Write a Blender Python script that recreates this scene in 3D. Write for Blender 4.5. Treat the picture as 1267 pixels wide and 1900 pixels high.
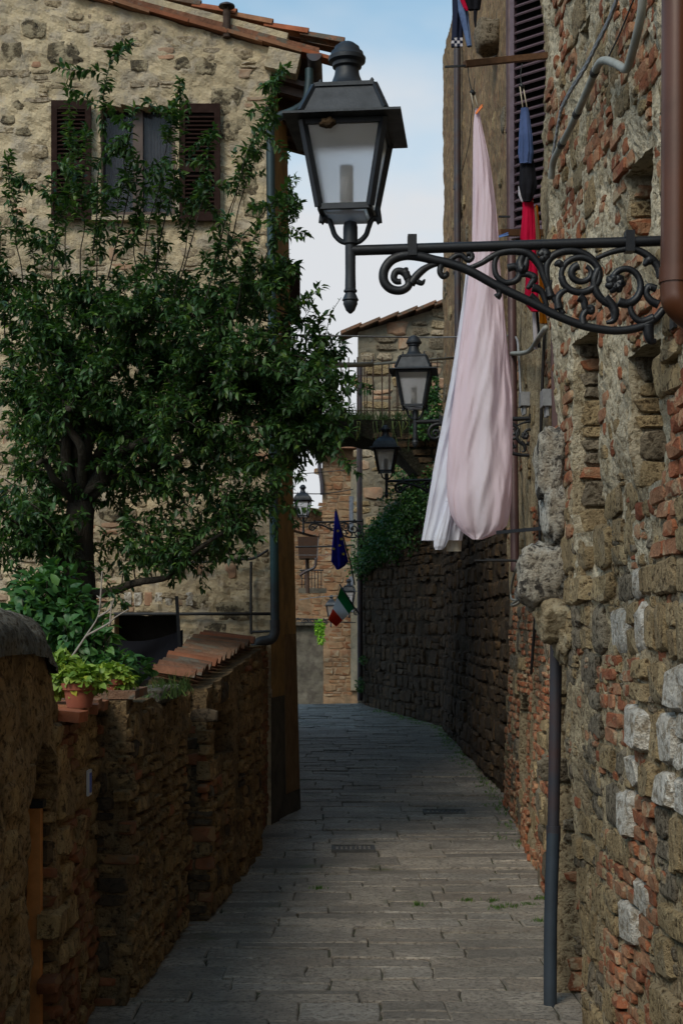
import bpy, math, random
import numpy as np
from mathutils import Vector, Matrix, noise
random.seed(7); rng = np.random.default_rng(7)
for o in list(bpy.data.objects): bpy.data.objects.remove(o)
scene = bpy.context.scene; COL = scene.collection
R = math.radians

# ------------------------------------------------------------------ camera
F = 2640.0; CH = 2.1; U0 = 633.5; V0 = 1150.0      # focal length in photo pixels, eye height, horizon row
cam = bpy.data.cameras.new('camera'); camo = bpy.data.objects.new('camera', cam); COL.objects.link(camo)
cam.sensor_width = 36; cam.lens = F/1900*36; cam.shift_y = (V0-950)/1900; cam.clip_end = 3000
camo.location = (0, 0, CH); camo.rotation_euler = (R(90), 0, 0); scene.camera = camo
scene.render.engine = 'CYCLES'; scene.cycles.max_bounces = 6; scene.cycles.diffuse_bounces = 3; scene.cycles.glossy_bounces = 2; scene.cycles.transmission_bounces = 4
cam.dof.use_dof = True; cam.dof.focus_distance = 8.5; cam.dof.aperture_fstop = 11.0

# ------------------------------------------------------------------ sky and sun (bright overcast with blue gaps)
SUN_EL, SUN_AZ = R(42), R(212)                      # azimuth clockwise from +Y
world = bpy.data.worlds.new('World'); scene.world = world; world.use_nodes = True
wn = world.node_tree; wn.nodes.clear()
def wnode(t, **k):
    n = wn.nodes.new(t)
    for a, b in k.items(): setattr(n, a, b)
    return n
sky = wnode('ShaderNodeTexSky', sky_type='NISHITA', sun_disc=False, sun_elevation=SUN_EL, sun_rotation=SUN_AZ)
sky.air_density = 1.0; sky.dust_density = 0.6; sky.ozone_density = 1.0
tc = wnode('ShaderNodeTexCoord'); mp = wnode('ShaderNodeMapping'); mp.inputs['Scale'].default_value = (1, 1, 2.2)
mp.inputs['Location'].default_value = (0.35, 0.0, 0.12)
nz = wnode('ShaderNodeTexNoise'); nz.inputs['Scale'].default_value = 2.6; nz.inputs['Detail'].default_value = 5; nz.inputs['Roughness'].default_value = 0.5
sep = wnode('ShaderNodeSeparateXYZ'); mr = wnode('ShaderNodeMapRange'); mr.inputs[1].default_value = 0.16; mr.inputs[2].default_value = 0.50; mr.inputs[3].default_value = 0.62; mr.inputs[4].default_value = -0.10
ad = wnode('ShaderNodeMath', operation='ADD'); ramp = wnode('ShaderNodeValToRGB')
ramp.color_ramp.elements[0].position = 0.60; ramp.color_ramp.elements[1].position = 0.88
mix = wnode('ShaderNodeMix', data_type='RGBA'); mix.inputs[7].default_value = (3.7, 3.82, 3.98, 1)
gain = wnode('ShaderNodeMix', data_type='RGBA', blend_type='MULTIPLY'); gain.inputs[0].default_value = 1; gain.inputs[7].default_value = (0.80, 1.06, 0.96, 1)
bg = wnode('ShaderNodeBackground'); bg.inputs['Strength'].default_value = 0.15; wo = wnode('ShaderNodeOutputWorld')
L = wn.links.new
L(tc.outputs['Generated'], mp.inputs[0]); L(mp.outputs[0], nz.inputs['Vector']); L(tc.outputs['Generated'], sep.inputs[0]); L(sep.outputs[2], mr.inputs[0])
L(nz.outputs[0], ad.inputs[0]); L(mr.outputs[0], ad.inputs[1]); L(ad.outputs[0], ramp.inputs[0]); L(ramp.outputs[0], mix.inputs[0])
L(sky.outputs[0], gain.inputs[6]); L(gain.outputs[2], mix.inputs[6]); L(mix.outputs[2], bg.inputs['Color']); L(bg.outputs[0], wo.inputs[0])
sl = bpy.data.lights.new('sun', 'SUN'); sl.energy = 1.5; sl.angle = R(22); sl.color = (1, 0.90, 0.76)
so = bpy.data.objects.new('sun', sl); COL.objects.link(so)
sd = Vector((math.sin(SUN_AZ)*math.cos(SUN_EL), math.cos(SUN_AZ)*math.cos(SUN_EL), math.sin(SUN_EL)))
so.rotation_euler = sd.to_track_quat('Z', 'Y').to_euler(); so.location = (-5, -5, 20)
vs = scene.view_settings; vs.view_transform = 'Standard'; vs.look = 'None'; vs.gamma = 1; vs.use_curve_mapping = False; vs.exposure = 0.38

# ------------------------------------------------------------------ helpers
def P(u, v, Y): return Vector(((u-U0)/F*Y, Y, CH+(V0-v)/F*Y))
def uv(p): return U0+F*p[0]/p[1], V0-F*(p[2]-CH)/p[1]
def g(Y):                                           # lane height
    if Y < 12: return 0.0
    if Y < 28.3: return 0.026*(Y-12)
    return max(-1.5, 0.4238-0.16*(Y-28.3))
WL = {None: Vector((0, 0, 0))}
def link(o, parent, loc=None):
    COL.objects.link(o); o.parent = parent
    WL[o] = WL[parent] if loc is None else Vector(loc)
    o.location = WL[o]-WL[parent]
    return o
def tag(o, label=None, cat=None, group=None, kind=None):
    for k, v in (('label', label), ('category', cat), ('group', group), ('kind', kind)):
        if v: o[k] = v
    return o
def thing(name, label, cat, loc, group=None):
    o = bpy.data.objects.new(name, None); o.empty_display_size = 0.1; link(o, None, loc)
    return tag(o, label, cat, group)
class MB:
    def __init__(s): s.v = []; s.f = []; s.m = []
    def add(s, vs_, fs, m=0):
        b = len(s.v); s.v += [tuple(p) for p in vs_]; s.f += [tuple(i+b for i in f) for f in fs]; s.m += [m]*len(fs)
    def box(s, c, sz, rot=None, m=0, taper=1.0):
        c = Vector(c); hx, hy, hz = sz[0]/2, sz[1]/2, sz[2]/2; q = []
        for z, k in ((-hz, 1), (hz, taper)):
            for x, y in ((-hx, -hy), (hx, -hy), (hx, hy), (-hx, hy)):
                p = Vector((x*k, y*k, z)); q.append(c+(rot @ p if rot else p))
        s.add(q, [(3, 2, 1, 0), (4, 5, 6, 7), (0, 1, 5, 4), (1, 2, 6, 5), (2, 3, 7, 6), (3, 0, 4, 7)], m)
    def bar(s, a, b, w, h, m=0):                    # box from a to b
        a, b = Vector(a), Vector(b); d = b-a; q = d.to_track_quat('Z', 'Y').to_matrix()
        s.box((a+b)/2, (w, h, d.length), q, m)
    def tube(s, pts, r, n=8, m=0, caps=True, flat=1.0):
        pts = [Vector(p) for p in pts]; N = len(pts)
        rs = r if hasattr(r, '__len__') else [r]*N
        up = Vector((0.31, 0.77, 0.55)).normalized(); b = len(s.v); x = None
        for i, p in enumerate(pts):
            t = (pts[min(i+1, N-1)]-pts[max(i-1, 0)]).normalized()
            if x is None: x = t.cross(up).normalized()
            else:
                x = (x-t*x.dot(t)); x = x.normalized() if x.length > 1e-6 else t.orthogonal().normalized()
            y = t.cross(x)
            for k in range(n):
                a = 2*math.pi*k/n; s.v.append(tuple(p+(x*math.cos(a)+y*math.sin(a)*flat)*rs[i]))
        for i in range(N-1):
            for k in range(n):
                k2 = (k+1) % n; s.f.append((b+i*n+k, b+i*n+k2, b+(i+1)*n+k2, b+(i+1)*n+k)); s.m.append(m)
        if caps:
            s.f.append(tuple(b+k for k in reversed(range(n)))); s.f.append(tuple(b+(N-1)*n+k for k in range(n))); s.m += [m, m]
    def lathe(s, prof, c=(0, 0, 0), n=20, m=0):
        b = len(s.v); c = Vector(c)
        for r, z in prof:
            for k in range(n):
                a = 2*math.pi*k/n; s.v.append((c.x+r*math.cos(a), c.y+r*math.sin(a), c.z+z))
        for i in range(len(prof)-1):
            for k in range(n):
                k2 = (k+1) % n; s.f.append((b+i*n+k, b+i*n+k2, b+(i+1)*n+k2, b+(i+1)*n+k)); s.m.append(m)
        s.f.append(tuple(b+k for k in reversed(range(n)))); s.f.append(tuple(b+(len(prof)-1)*n+k for k in range(n))); s.m += [m, m]
    def build(s, name, mats, parent=None, loc=None, smooth=False, sharp=None):
        if not isinstance(mats, (list, tuple)): mats = [mats]
        o = mesh_obj(name, s.v, s.f, mats, parent, loc, smooth, s.m)
        if sharp is not None: o.data.set_sharp_from_angle(angle=R(sharp))
        return o
def mesh_obj(name, v, f, mats, parent=None, loc=None, smooth=False, mi=None):
    me = bpy.data.meshes.new(name); o = bpy.data.objects.new(name, me)
    link(o, parent, loc); off = WL[o]
    v = np.asarray(v, dtype=float)-np.array(off)
    me.from_pydata(v.tolist() if not isinstance(f, np.ndarray) else v, [], f.tolist() if isinstance(f, np.ndarray) else f)
    for m in mats: me.materials.append(m)
    if mi is not None and len(mats) > 1: me.polygons.foreach_set('material_index', mi)
    if smooth: me.polygons.foreach_set('use_smooth', [True]*len(me.polygons))
    me.update(); return o
def cr(pts, n=6, closed=False):                     # Catmull-Rom through points
    pts = [Vector(p) for p in pts]; out = []; N = len(pts)
    for i in range(N-1):
        p0, p1, p2, p3 = pts[max(i-1, 0)], pts[i], pts[i+1], pts[min(i+2, N-1)]
        for k in range(n):
            t = k/n; out.append(0.5*((2*p1)+(p2-p0)*t+(2*p0-5*p1+4*p2-p3)*t*t+(3*p1-p0-3*p2+p3)*t**3))
    out.append(pts[-1]); return out
def fbm(p, o=4): return noise.fractal(Vector(p), 0.9, 2.1, o)
def lerp(a, b, t): return a+(b-a)*t
def interp(x, tab): return float(np.interp(x, [a for a, b in tab], [b for a, b in tab]))

# ------------------------------------------------------------------ materials
def new_mat(name):
    m = bpy.data.materials.new(name); m.use_nodes = True; nt = m.node_tree
    return m, nt, nt.nodes['Principled BSDF']
def N_(nt, t, **k):
    n = nt.nodes.new(t)
    for a, b in k.items():
        if a.startswith('i_'):
            n.inputs[int(a[2:]) if a[2:].isdigit() else a[2:]].default_value = b
        else: setattr(n, a, b)
    return n
def c4(c): return (c[0], c[1], c[2], 1)
def nz_(nt, scale, detail, pos, rough=0.6, stretch=None):
    n = N_(nt, 'ShaderNodeTexNoise', i_Scale=scale, i_Detail=detail, i_Roughness=rough)
    if stretch:
        mpn = N_(nt, 'ShaderNodeMapping'); mpn.inputs['Scale'].default_value = stretch; nt.links.new(pos, mpn.inputs[0]); pos = mpn.outputs[0]
    nt.links.new(pos, n.inputs['Vector']); return n.outputs[0]
def rmp(nt, x, a, b, lo=0.0, hi=1.0):
    n = N_(nt, 'ShaderNodeMapRange'); n.inputs[1].default_value = a; n.inputs[2].default_value = b; n.inputs[3].default_value = lo; n.inputs[4].default_value = hi
    nt.links.new(x, n.inputs[0]); return n.outputs[0]
def mx(nt, f, a, b, mode='MIX'):
    n = N_(nt, 'ShaderNodeMix', data_type='RGBA', blend_type=mode)
    for s_, x in ((0, f), (6, a), (7, b)):
        if isinstance(x, (int, float)): n.inputs[s_].default_value = x
        elif isinstance(x, tuple): n.inputs[s_].default_value = c4(x)
        else: nt.links.new(x, n.inputs[s_])
    return n.outputs[2]
def stone_mat(name, cols, rough=0.9, pit=0.0, pitc=(0.05, 0.035, 0.02), fine=60, bump=0.5, dist=0.012, stain=(0.6, 1.15), stain_s=1.6, rnd=True, spots=None, moss=None, grain=None, spec=0.25):
    m, nt, b = new_mat(name); lk = nt.links.new
    pos = N_(nt, 'ShaderNodeNewGeometry'); pp = pos.outputs['Position']
    n2 = nz_(nt, 10, 7, pp, 0.7, grain); n3 = nz_(nt, fine, 5, pp, 0.7, grain); n1 = nz_(nt, stain_s, 4, pp)
    if rnd:
        oi = N_(nt, 'ShaderNodeObjectInfo'); ad_ = N_(nt, 'ShaderNodeMath', operation='ADD'); fr = N_(nt, 'ShaderNodeMath', operation='FRACT')
        lk(oi.outputs['Random'], ad_.inputs[0]); lk(pos.outputs['Random Per Island'], ad_.inputs[1]); lk(ad_.outputs[0], fr.inputs[0]); r = fr.outputs[0]
        rp = N_(nt, 'ShaderNodeValToRGB'); els = rp.color_ramp.elements
        for i, c in enumerate(cols):
            e = els[i] if i < 2 else els.new(0.5)
            e.position = i/(len(cols)-1); e.color = c4(c)
        els_pos = sorted(range(len(cols)))
        for i, c in enumerate(cols):
            rp.color_ramp.elements[i].position = i/(len(cols)-1); rp.color_ramp.elements[i].color = c4(c)
        lk(r, rp.inputs[0]); col = rp.outputs[0]
        nb = rmp(nt, n2, 0.3, 0.7); col = mx(nt, nb, mx(nt, 1.0, col, (0.72, 0.70, 0.68), 'MULTIPLY'), mx(nt, 1.0, col, (1.22, 1.2, 1.18), 'MULTIPLY'))
    else:
        col = mx(nt, rmp(nt, n2, 0.32, 0.68), cols[0], cols[1])
        if len(cols) > 2: col = mx(nt, rmp(nt, nz_(nt, 4.5, 5, pp), 0.48, 0.62), col, cols[2])
    st = rmp(nt, n1, 0.3, 0.7, stain[0], stain[1]); cb = N_(nt, 'ShaderNodeCombineColor'); [lk(st, cb.inputs[i]) for i in range(3)]
    col = mx(nt, 1.0, col, cb.outputs[0], 'MULTIPLY')
    if pit > 0:
        pf = rmp(nt, n3, 0.555-0.07*pit, 0.41-0.05*pit); col = mx(nt, pf, col, pitc)
    if spots:
        sc, th, c = spots; col = mx(nt, rmp(nt, nz_(nt, sc, 6, pp, 0.65), th, th+0.07), col, c)
    if moss:
        sc, th, c = moss; col = mx(nt, rmp(nt, nz_(nt, sc, 6, pp, 0.7), th, th+0.1), col, c)
    lk(col, b.inputs['Base Color']); b.inputs['Roughness'].default_value = rough
    b.inputs['Specular IOR Level'].default_value = spec
    ad2 = N_(nt, 'ShaderNodeMath', operation='ADD'); lk(n3, ad2.inputs[0]); lk(n2, ad2.inputs[1])
    bp = N_(nt, 'ShaderNodeBump', i_Strength=bump, i_Distance=dist); lk(ad2.outputs[0], bp.inputs['Height']); lk(bp.outputs[0], b.inputs['Normal'])
    return m
def plain(name, col, rough=0.6, metal=0.0, var=0.25, sc=9, bump=0.1, spec=0.5, col2=None, sc2=None):
    m, nt, b = new_mat(name); pos = N_(nt, 'ShaderNodeNewGeometry').outputs['Position']
    n = nz_(nt, sc, 6, pos, 0.6); c2 = col2 or tuple(x*(1-var) for x in col)
    nt.links.new(mx(nt, rmp(nt, n, 0.35, 0.65), col, c2), b.inputs['Base Color'])
    nt.links.new(rmp(nt, n, 0.3, 0.7, max(rough-0.08, 0.05), min(rough+0.12, 1)), b.inputs['Roughness']); b.inputs['Metallic'].default_value = metal
    b.inputs['Specular IOR Level'].default_value = spec
    if bump:
        bp = N_(nt, 'ShaderNodeBump', i_Strength=bump, i_Distance=0.004); nt.links.new(nz_(nt, sc*7, 4, pos), bp.inputs['Height']); nt.links.new(bp.outputs[0], b.inputs['Normal'])
    return m
def leaf_mat(name, a, b2, tr=0.25, rough=0.45):
    m, nt, b = new_mat(name); lk = nt.links.new
    geo = N_(nt, 'ShaderNodeNewGeometry'); rp = N_(nt, 'ShaderNodeValToRGB'); rp.color_ramp.elements[0].color = c4(a); rp.color_ramp.elements[1].color = c4(b2)
    rp.color_ramp.elements[0].position = 0.1; rp.color_ramp.elements[1].position = 0.86; e_ = rp.color_ramp.elements.new(0.97); e_.color = c4((b2[0]*1.9, b2[1]*1.45, b2[2]*1.1))
    lk(geo.outputs['Random Per Island'], rp.inputs[0]); lk(rp.outputs[0], b.inputs['Base Color']); b.inputs['Roughness'].default_value = rough
    b.inputs['Specular IOR Level'].default_value = 0.4
    t = N_(nt, 'ShaderNodeBsdfTranslucent'); ms = N_(nt, 'ShaderNodeMixShader', i_0=tr); lk(mx(nt, 1.0, rp.outputs[0], (1.4, 1.6, 0.7), 'MULTIPLY'), t.inputs[0])
    lk(b.outputs[0], ms.inputs[1]); lk(t.outputs[0], ms.inputs[2]); lk(ms.outputs[0], nt.nodes['Material Output'].inputs[0]); return m
def cloth_mat(name, col, col2=None, sc=3.0, tr=0.25, rough=0.85):
    m, nt, b = new_mat(name); lk = nt.links.new; pos = N_(nt, 'ShaderNodeNewGeometry').outputs['Position']
    c = mx(nt, rmp(nt, nz_(nt, sc, 3, pos), 0.42, 0.58), col, col2 or col); lk(c, b.inputs['Base Color']); b.inputs['Roughness'].default_value = rough; b.inputs['Specular IOR Level'].default_value = 0.1
    t = N_(nt, 'ShaderNodeBsdfTranslucent'); lk(c, t.inputs[0]); ms = N_(nt, 'ShaderNodeMixShader', i_0=tr)
    n1 = nz_(nt, 9, 4, pos, 0.55, (1.0, 1.0, 0.35)); bp = N_(nt, 'ShaderNodeBump', i_Strength=0.35, i_Distance=0.03); lk(n1, bp.inputs['Height']); lk(bp.outputs[0], b.inputs['Normal'])
    lk(b.outputs[0], ms.inputs[1]); lk(t.outputs[0], ms.inputs[2]); lk(ms.outputs[0], nt.nodes['Material Output'].inputs[0]); return m

M = {}
M['tufa'] = stone_mat('tufa', [(0.45, 0.33, 0.175), (0.54, 0.41, 0.235), (0.37, 0.265, 0.14), (0.49, 0.385, 0.24)], pit=1.0, pitc=(0.07, 0.042, 0.018), fine=34, bump=1.0, dist=0.045)
M['brick'] = stone_mat('brick', [(0.38, 0.145, 0.07), (0.28, 0.09, 0.045), (0.43, 0.23, 0.13), (0.36, 0.18, 0.10)], fine=32, bump=0.9, dist=0.025, spots=(8, 0.54, (0.40, 0.30, 0.19)))
M['pale'] = stone_mat('pale', [(0.82, 0.77, 0.69), (0.72, 0.66, 0.57), (0.86, 0.82, 0.75)], pit=0.25, pitc=(0.34, 0.28, 0.21), fine=26, bump=1.0, dist=0.05, spots=(5, 0.60, (0.30, 0.23, 0.15)))
M['grey'] = stone_mat('grey', [(0.29, 0.24, 0.17), (0.22, 0.18, 0.13), (0.35, 0.29, 0.21)], pit=0.6, fine=32, bump=1.0, dist=0.035)
M['mortar'] = stone_mat('mortar', [(0.60, 0.48, 0.31), (0.48, 0.375, 0.235), (0.39, 0.295, 0.18)], rnd=False, pit=0.8, pitc=(0.12, 0.08, 0.042), fine=38, bump=1.0, dist=0.045)
M['mortar_pale'] = stone_mat('mortar_pale', [(0.76, 0.66, 0.49), (0.64, 0.54, 0.38), (0.50, 0.41, 0.27)], rnd=False, pit=0.75, pitc=(0.20, 0.15, 0.085), fine=30, bump=1.0, dist=0.045)
M['mortar_dark'] = stone_mat('mortar_dark', [(0.30, 0.195, 0.095), (0.20, 0.13, 0.065), (0.14, 0.095, 0.05)], rnd=False, pit=0.8, pitc=(0.04, 0.024, 0.012), fine=32, bump=1.0, dist=0.04)
M['mortar_brown'] = stone_mat('mortar_brown', [(0.46, 0.30, 0.145), (0.34, 0.21, 0.10), (0.24, 0.15, 0.07)], rnd=False, pit=0.7, pitc=(0.08, 0.046, 0.02), fine=26, bump=1.0, dist=0.04)
M['tufa_brown'] = stone_mat('tufa_brown', [(0.50, 0.33, 0.15), (0.37, 0.235, 0.11), (0.57, 0.39, 0.18), (0.29, 0.19, 0.095)], pit=0.9, pitc=(0.08, 0.045, 0.02), fine=30, bump=1.0, dist=0.04)
M['tufa_dark'] = stone_mat('tufa_dark', [(0.34, 0.215, 0.095), (0.24, 0.15, 0.07), (0.41, 0.265, 0.115), (0.18, 0.12, 0.06)], pit=1.0, pitc=(0.04, 0.022, 0.01), fine=32, bump=1.0, dist=0.04)
M['brick_dark'] = stone_mat('brick_dark', [(0.24, 0.09, 0.04), (0.17, 0.07, 0.035), (0.23, 0.13, 0.06)], fine=32, bump=0.6, dist=0.01, spots=(7, 0.60, (0.13, 0.10, 0.07)))
M['dark_shaded_stone'] = stone_mat('dark_shaded_stone', [(0.085, 0.055, 0.030), (0.050, 0.036, 0.023), (0.125, 0.078, 0.040), (0.062, 0.045, 0.030), (0.10, 0.075, 0.05)], pit=0.8, pitc=(0.02, 0.014, 0.009), fine=22, bump=0.9, dist=0.02)  # dark stone, darkened further for the shade in the deep lane
M['shaded_mortar'] = stone_mat('shaded_mortar', [(0.075, 0.052, 0.030), (0.052, 0.037, 0.023), (0.038, 0.03, 0.018)], rnd=False, pit=0.6, pitc=(0.018, 0.013, 0.008), fine=24, bump=1.0, dist=0.02)  # mortar of the lower lane walls, their shade mixed into the colour
M['arch_shaded'] = stone_mat('arch_shaded', [(0.028, 0.026, 0.016), (0.018, 0.016, 0.011), (0.024, 0.028, 0.012)], rnd=False, fine=20, bump=1.0, dist=0.05)  # near-black: shade under the bridge is put into the arch colour
M['plaster'] = stone_mat('plaster', [(0.61, 0.485, 0.315), (0.53, 0.42, 0.265), (0.47, 0.39, 0.29)], rnd=False, fine=22, bump=0.9, dist=0.03, stain=(0.72, 1.1), spots=(3.2, 0.63, (0.25, 0.19, 0.115)))
M['facade_stone'] = stone_mat('facade_stone', [(0.55, 0.44, 0.29), (0.47, 0.37, 0.24), (0.58, 0.47, 0.33), (0.50, 0.40, 0.29), (0.54, 0.46, 0.35)], pit=0.4, pitc=(0.20, 0.15, 0.09), fine=24, bump=1.0, dist=0.04)
M['dark_patch'] = stone_mat('dark_patch', [(0.12, 0.10, 0.07), (0.20, 0.16, 0.10), (0.15, 0.115, 0.07)], pit=0.9, pitc=(0.035, 0.028, 0.02), fine=26, bump=1.0, dist=0.05, spots=(6, 0.47, (0.42, 0.34, 0.22)))
M['pink_stone'] = stone_mat('pink_stone', [(0.44, 0.30, 0.20), (0.42, 0.24, 0.15), (0.46, 0.35, 0.25)], fine=45, bump=0.6, dist=0.01)
M['ochre'] = stone_mat('ochre', [(0.35, 0.21, 0.075), (0.28, 0.165, 0.06), (0.22, 0.135, 0.055)], rnd=False, fine=24, bump=0.5, dist=0.02, stain=(0.6, 1.1))
M['dado'] = stone_mat('dado', [(0.10, 0.085, 0.065), (0.075, 0.065, 0.05), (0.06, 0.05, 0.04)], rnd=False, fine=30, bump=0.2, dist=0.01)
M['wall_plaster'] = stone_mat('wall_plaster', [(0.34, 0.235, 0.12), (0.28, 0.175, 0.09), (0.25, 0.135, 0.07)], rnd=False, pit=0.4, pitc=(0.10, 0.07, 0.04), fine=30, bump=0.9, dist=0.02, stain_s=2.2, grain=(1, 1, 0.35))
M['slab'] = stone_mat('slab', [(0.40, 0.35, 0.29), (0.26, 0.23, 0.195), (0.48, 0.42, 0.35), (0.33, 0.275, 0.22), (0.43, 0.39, 0.34)], rough=0.5, pit=0.7, pitc=(0.14, 0.12, 0.10), fine=38, grain=(0.85, 1.0, 1.0), bump=1.0, dist=0.03, moss=(1.3, 0.60, (0.10, 0.105, 0.05)), stain=(0.6, 1.15), spec=0.5)
M['slab_blue'] = stone_mat('slab_blue', [(0.20, 0.22, 0.22), (0.17, 0.19, 0.19), (0.24, 0.25, 0.24)], rough=0.55, fine=50, bump=0.25, dist=0.006, spec=0.5)
M['joint'] = stone_mat('joint', [(0.12, 0.105, 0.08), (0.08, 0.07, 0.05), (0.07, 0.085, 0.03)], rnd=False, fine=60, bump=0.8)
M['soil'] = stone_mat('soil', [(0.07, 0.05, 0.03), (0.05, 0.04, 0.02), (0.05, 0.06, 0.02)], rnd=False, fine=40, bump=1.0)
M['tile'] = stone_mat('tile', [(0.38, 0.12, 0.055), (0.28, 0.105, 0.055), (0.33, 0.16, 0.085), (0.22, 0.11, 0.07)], fine=40, bump=0.5, dist=0.008, spots=(6, 0.60, (0.16, 0.13, 0.10)))
M['tile_old'] = stone_mat('tile_old', [(0.24, 0.105, 0.06), (0.19, 0.115, 0.075), (0.28, 0.145, 0.09), (0.15, 0.10, 0.07)], fine=24, bump=0.9, dist=0.02, spots=(6, 0.52, (0.13, 0.11, 0.085)))
M['far_brick'] = stone_mat('far_brick', [(0.27, 0.13, 0.062), (0.30, 0.20, 0.115), (0.23, 0.10, 0.048), (0.35, 0.28, 0.19)], fine=20, bump=0.5, dist=0.02)
M['far_mortar'] = stone_mat('far_mortar', [(0.33, 0.22, 0.13), (0.27, 0.16, 0.09), (0.22, 0.15, 0.09)], rnd=False, fine=20, bump=0.6, dist=0.02)
M['far_grey'] = stone_mat('far_grey', [(0.30, 0.25, 0.17), (0.24, 0.21, 0.16), (0.20, 0.175, 0.13)], rnd=False, fine=18, bump=0.7, dist=0.03)
M['render_grey'] = stone_mat('render_grey', [(0.17, 0.15, 0.12), (0.13, 0.115, 0.09), (0.10, 0.085, 0.07)], rnd=False, fine=18, bump=0.5, dist=0.02)
M['cap'] = stone_mat('cap', [(0.27, 0.245, 0.20), (0.17, 0.155, 0.125), (0.10, 0.09, 0.07)], rnd=False, pit=0.4, fine=35, bump=1.0, dist=0.03)
M['white_rock'] = stone_mat('white_rock', [(0.58, 0.52, 0.43), (0.42, 0.36, 0.28), (0.64, 0.60, 0.53)], rnd=False, pit=0.9, pitc=(0.09, 0.075, 0.06), fine=26, bump=1.0, dist=0.05, spots=(9, 0.53, (0.06, 0.052, 0.045)))
M['cream_rock'] = stone_mat('cream_rock', [(0.42, 0.34, 0.22), (0.36, 0.28, 0.17), (0.46, 0.39, 0.27)], rnd=False, pit=0.5, pitc=(0.15, 0.11, 0.06), fine=22, bump=1.0, dist=0.04)
M['door_ochre'] = plain('door_ochre', (0.19, 0.105, 0.04), 0.7, 0, 0.3, 6, 0.2)
M['iron'] = plain('iron', (0.013, 0.014, 0.018), 0.45, 0.2, 0.3, 30, 0.25)
M['lamp_paint'] = plain('lamp_paint', (0.018, 0.022, 0.030), 0.5, 0.1, 0.25, 20, 0.15)
M['rust'] = plain('rust', (0.065, 0.035, 0.022), 0.8, 0.1, 0.4, 25, 0.4)
M['wood_bar'] = plain('wood_bar', (0.16, 0.075, 0.035), 0.75, 0, 0.35, 20, 0.3)
M['door_wood'] = plain('door_wood', (0.62, 0.25, 0.07), 0.6, 0, 0.3, 12, 0.2)
M['shutter'] = plain('shutter', (0.026, 0.011, 0.008), 0.8, 0, 0.3, 15, 0.2, 0.15)
M['shutter_plum'] = plain('shutter_plum', (0.13, 0.085, 0.105), 0.55, 0, 0.25, 15, 0.2)
M['frame_brown'] = plain('frame_brown', (0.07, 0.035, 0.022), 0.5, 0, 0.3, 15, 0.2)
M['pipe_brown'] = plain('pipe_brown', (0.105, 0.036, 0.016), 0.36, 0.1, 0.3, 5, 0.05)
M['pipe_plum'] = plain('pipe_plum', (0.085, 0.04, 0.04), 0.5, 0.1, 0.3, 8, 0.1)
M['pipe_dark'] = plain('pipe_dark', (0.045, 0.045, 0.055), 0.5, 0.2, 0.35, 6, 0.1, col2=(0.06, 0.035, 0.035))
M['pipe_blue'] = plain('pipe_blue', (0.05, 0.065, 0.085), 0.5, 0.2, 0.35, 5, 0.1)
M['copper'] = plain('copper', (0.025, 0.028, 0.034), 0.5, 0.3, 0.3, 1.3, 0.15, col2=(0.03, 0.075, 0.085))
M['conduit'] = plain('conduit', (0.30, 0.30, 0.27), 0.6, 0, 0.25, 12, 0.15)
M['cable'] = plain('cable', (0.03, 0.03, 0.032), 0.6, 0, 0.3, 20, 0.1)
M['cable_grey'] = plain('cable_grey', (0.24, 0.24, 0.25), 0.6, 0, 0.3, 20, 0.1)
M['bark'] = stone_mat('bark', [(0.05, 0.04, 0.03), (0.03, 0.024, 0.018), (0.065, 0.055, 0.04)], rnd=False, fine=40, bump=1.0, dist=0.02, grain=(1, 1, 0.3))
M['twig_pale'] = plain('twig_pale', (0.34, 0.29, 0.25), 0.8, 0, 0.3, 30, 0.3)
M['leaf'] = leaf_mat('leaf', (0.020, 0.055, 0.018), (0.062, 0.130, 0.034), 0.25, 0.45)
M['leaf_bush'] = leaf_mat('leaf_bush', (0.03, 0.09, 0.03), (0.07, 0.17, 0.045), 0.25)
M['leaf_lime'] = leaf_mat('leaf_lime', (0.14, 0.24, 0.035), (0.30, 0.40, 0.07), 0.25)
M['leaf_ivy'] = leaf_mat('leaf_ivy', (0.025, 0.085, 0.028), (0.075, 0.18, 0.05), 0.25)
M['leaf_bright'] = leaf_mat('leaf_bright', (0.16, 0.36, 0.03), (0.28, 0.5, 0.05), 0.3)
M['grass'] = leaf_mat('grass', (0.035, 0.08, 0.02), (0.10, 0.145, 0.045), 0.2, 0.6)
M['terracotta'] = plain('terracotta', (0.30, 0.085, 0.045), 0.75, 0, 0.25, 10, 0.2)
M['black_cloth'] = cloth_mat('black_cloth', (0.012, 0.012, 0.016), None, 3, 0.0)
M['navy'] = cloth_mat('navy', (0.018, 0.022, 0.045), None, 3, 0.05)
M['denim'] = cloth_mat('denim', (0.13, 0.19, 0.34), (0.09, 0.13, 0.25), 12, 0.05)
M['shorts_blue'] = cloth_mat('shorts_blue', (0.075, 0.11, 0.24), (0.055, 0.085, 0.19), 10, 0.05)
M['red_cloth'] = cloth_mat('red_cloth', (0.55, 0.008, 0.05), (0.48, 0.006, 0.04), 5, 0.15)
M['orange_cloth'] = cloth_mat('orange_cloth', (0.75, 0.22, 0.01), None, 5, 0.2)
M['yellow_cloth'] = cloth_mat('yellow_cloth', (0.62, 0.42, 0.20), None, 5, 0.2)
M['pale_cloth'] = cloth_mat('pale_cloth', (0.62, 0.58, 0.62), None, 5, 0.2)
M['sheet_white'] = cloth_mat('sheet_white', (0.78, 0.78, 0.86), (0.74, 0.73, 0.82), 2, 0.3)
M['hem'] = cloth_mat('hem', (0.55, 0.48, 0.38), None, 2, 0.2)
M['plastic_orange'] = plain('plastic_orange', (0.85, 0.19, 0.015), 0.4, 0, 0.1)
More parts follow.
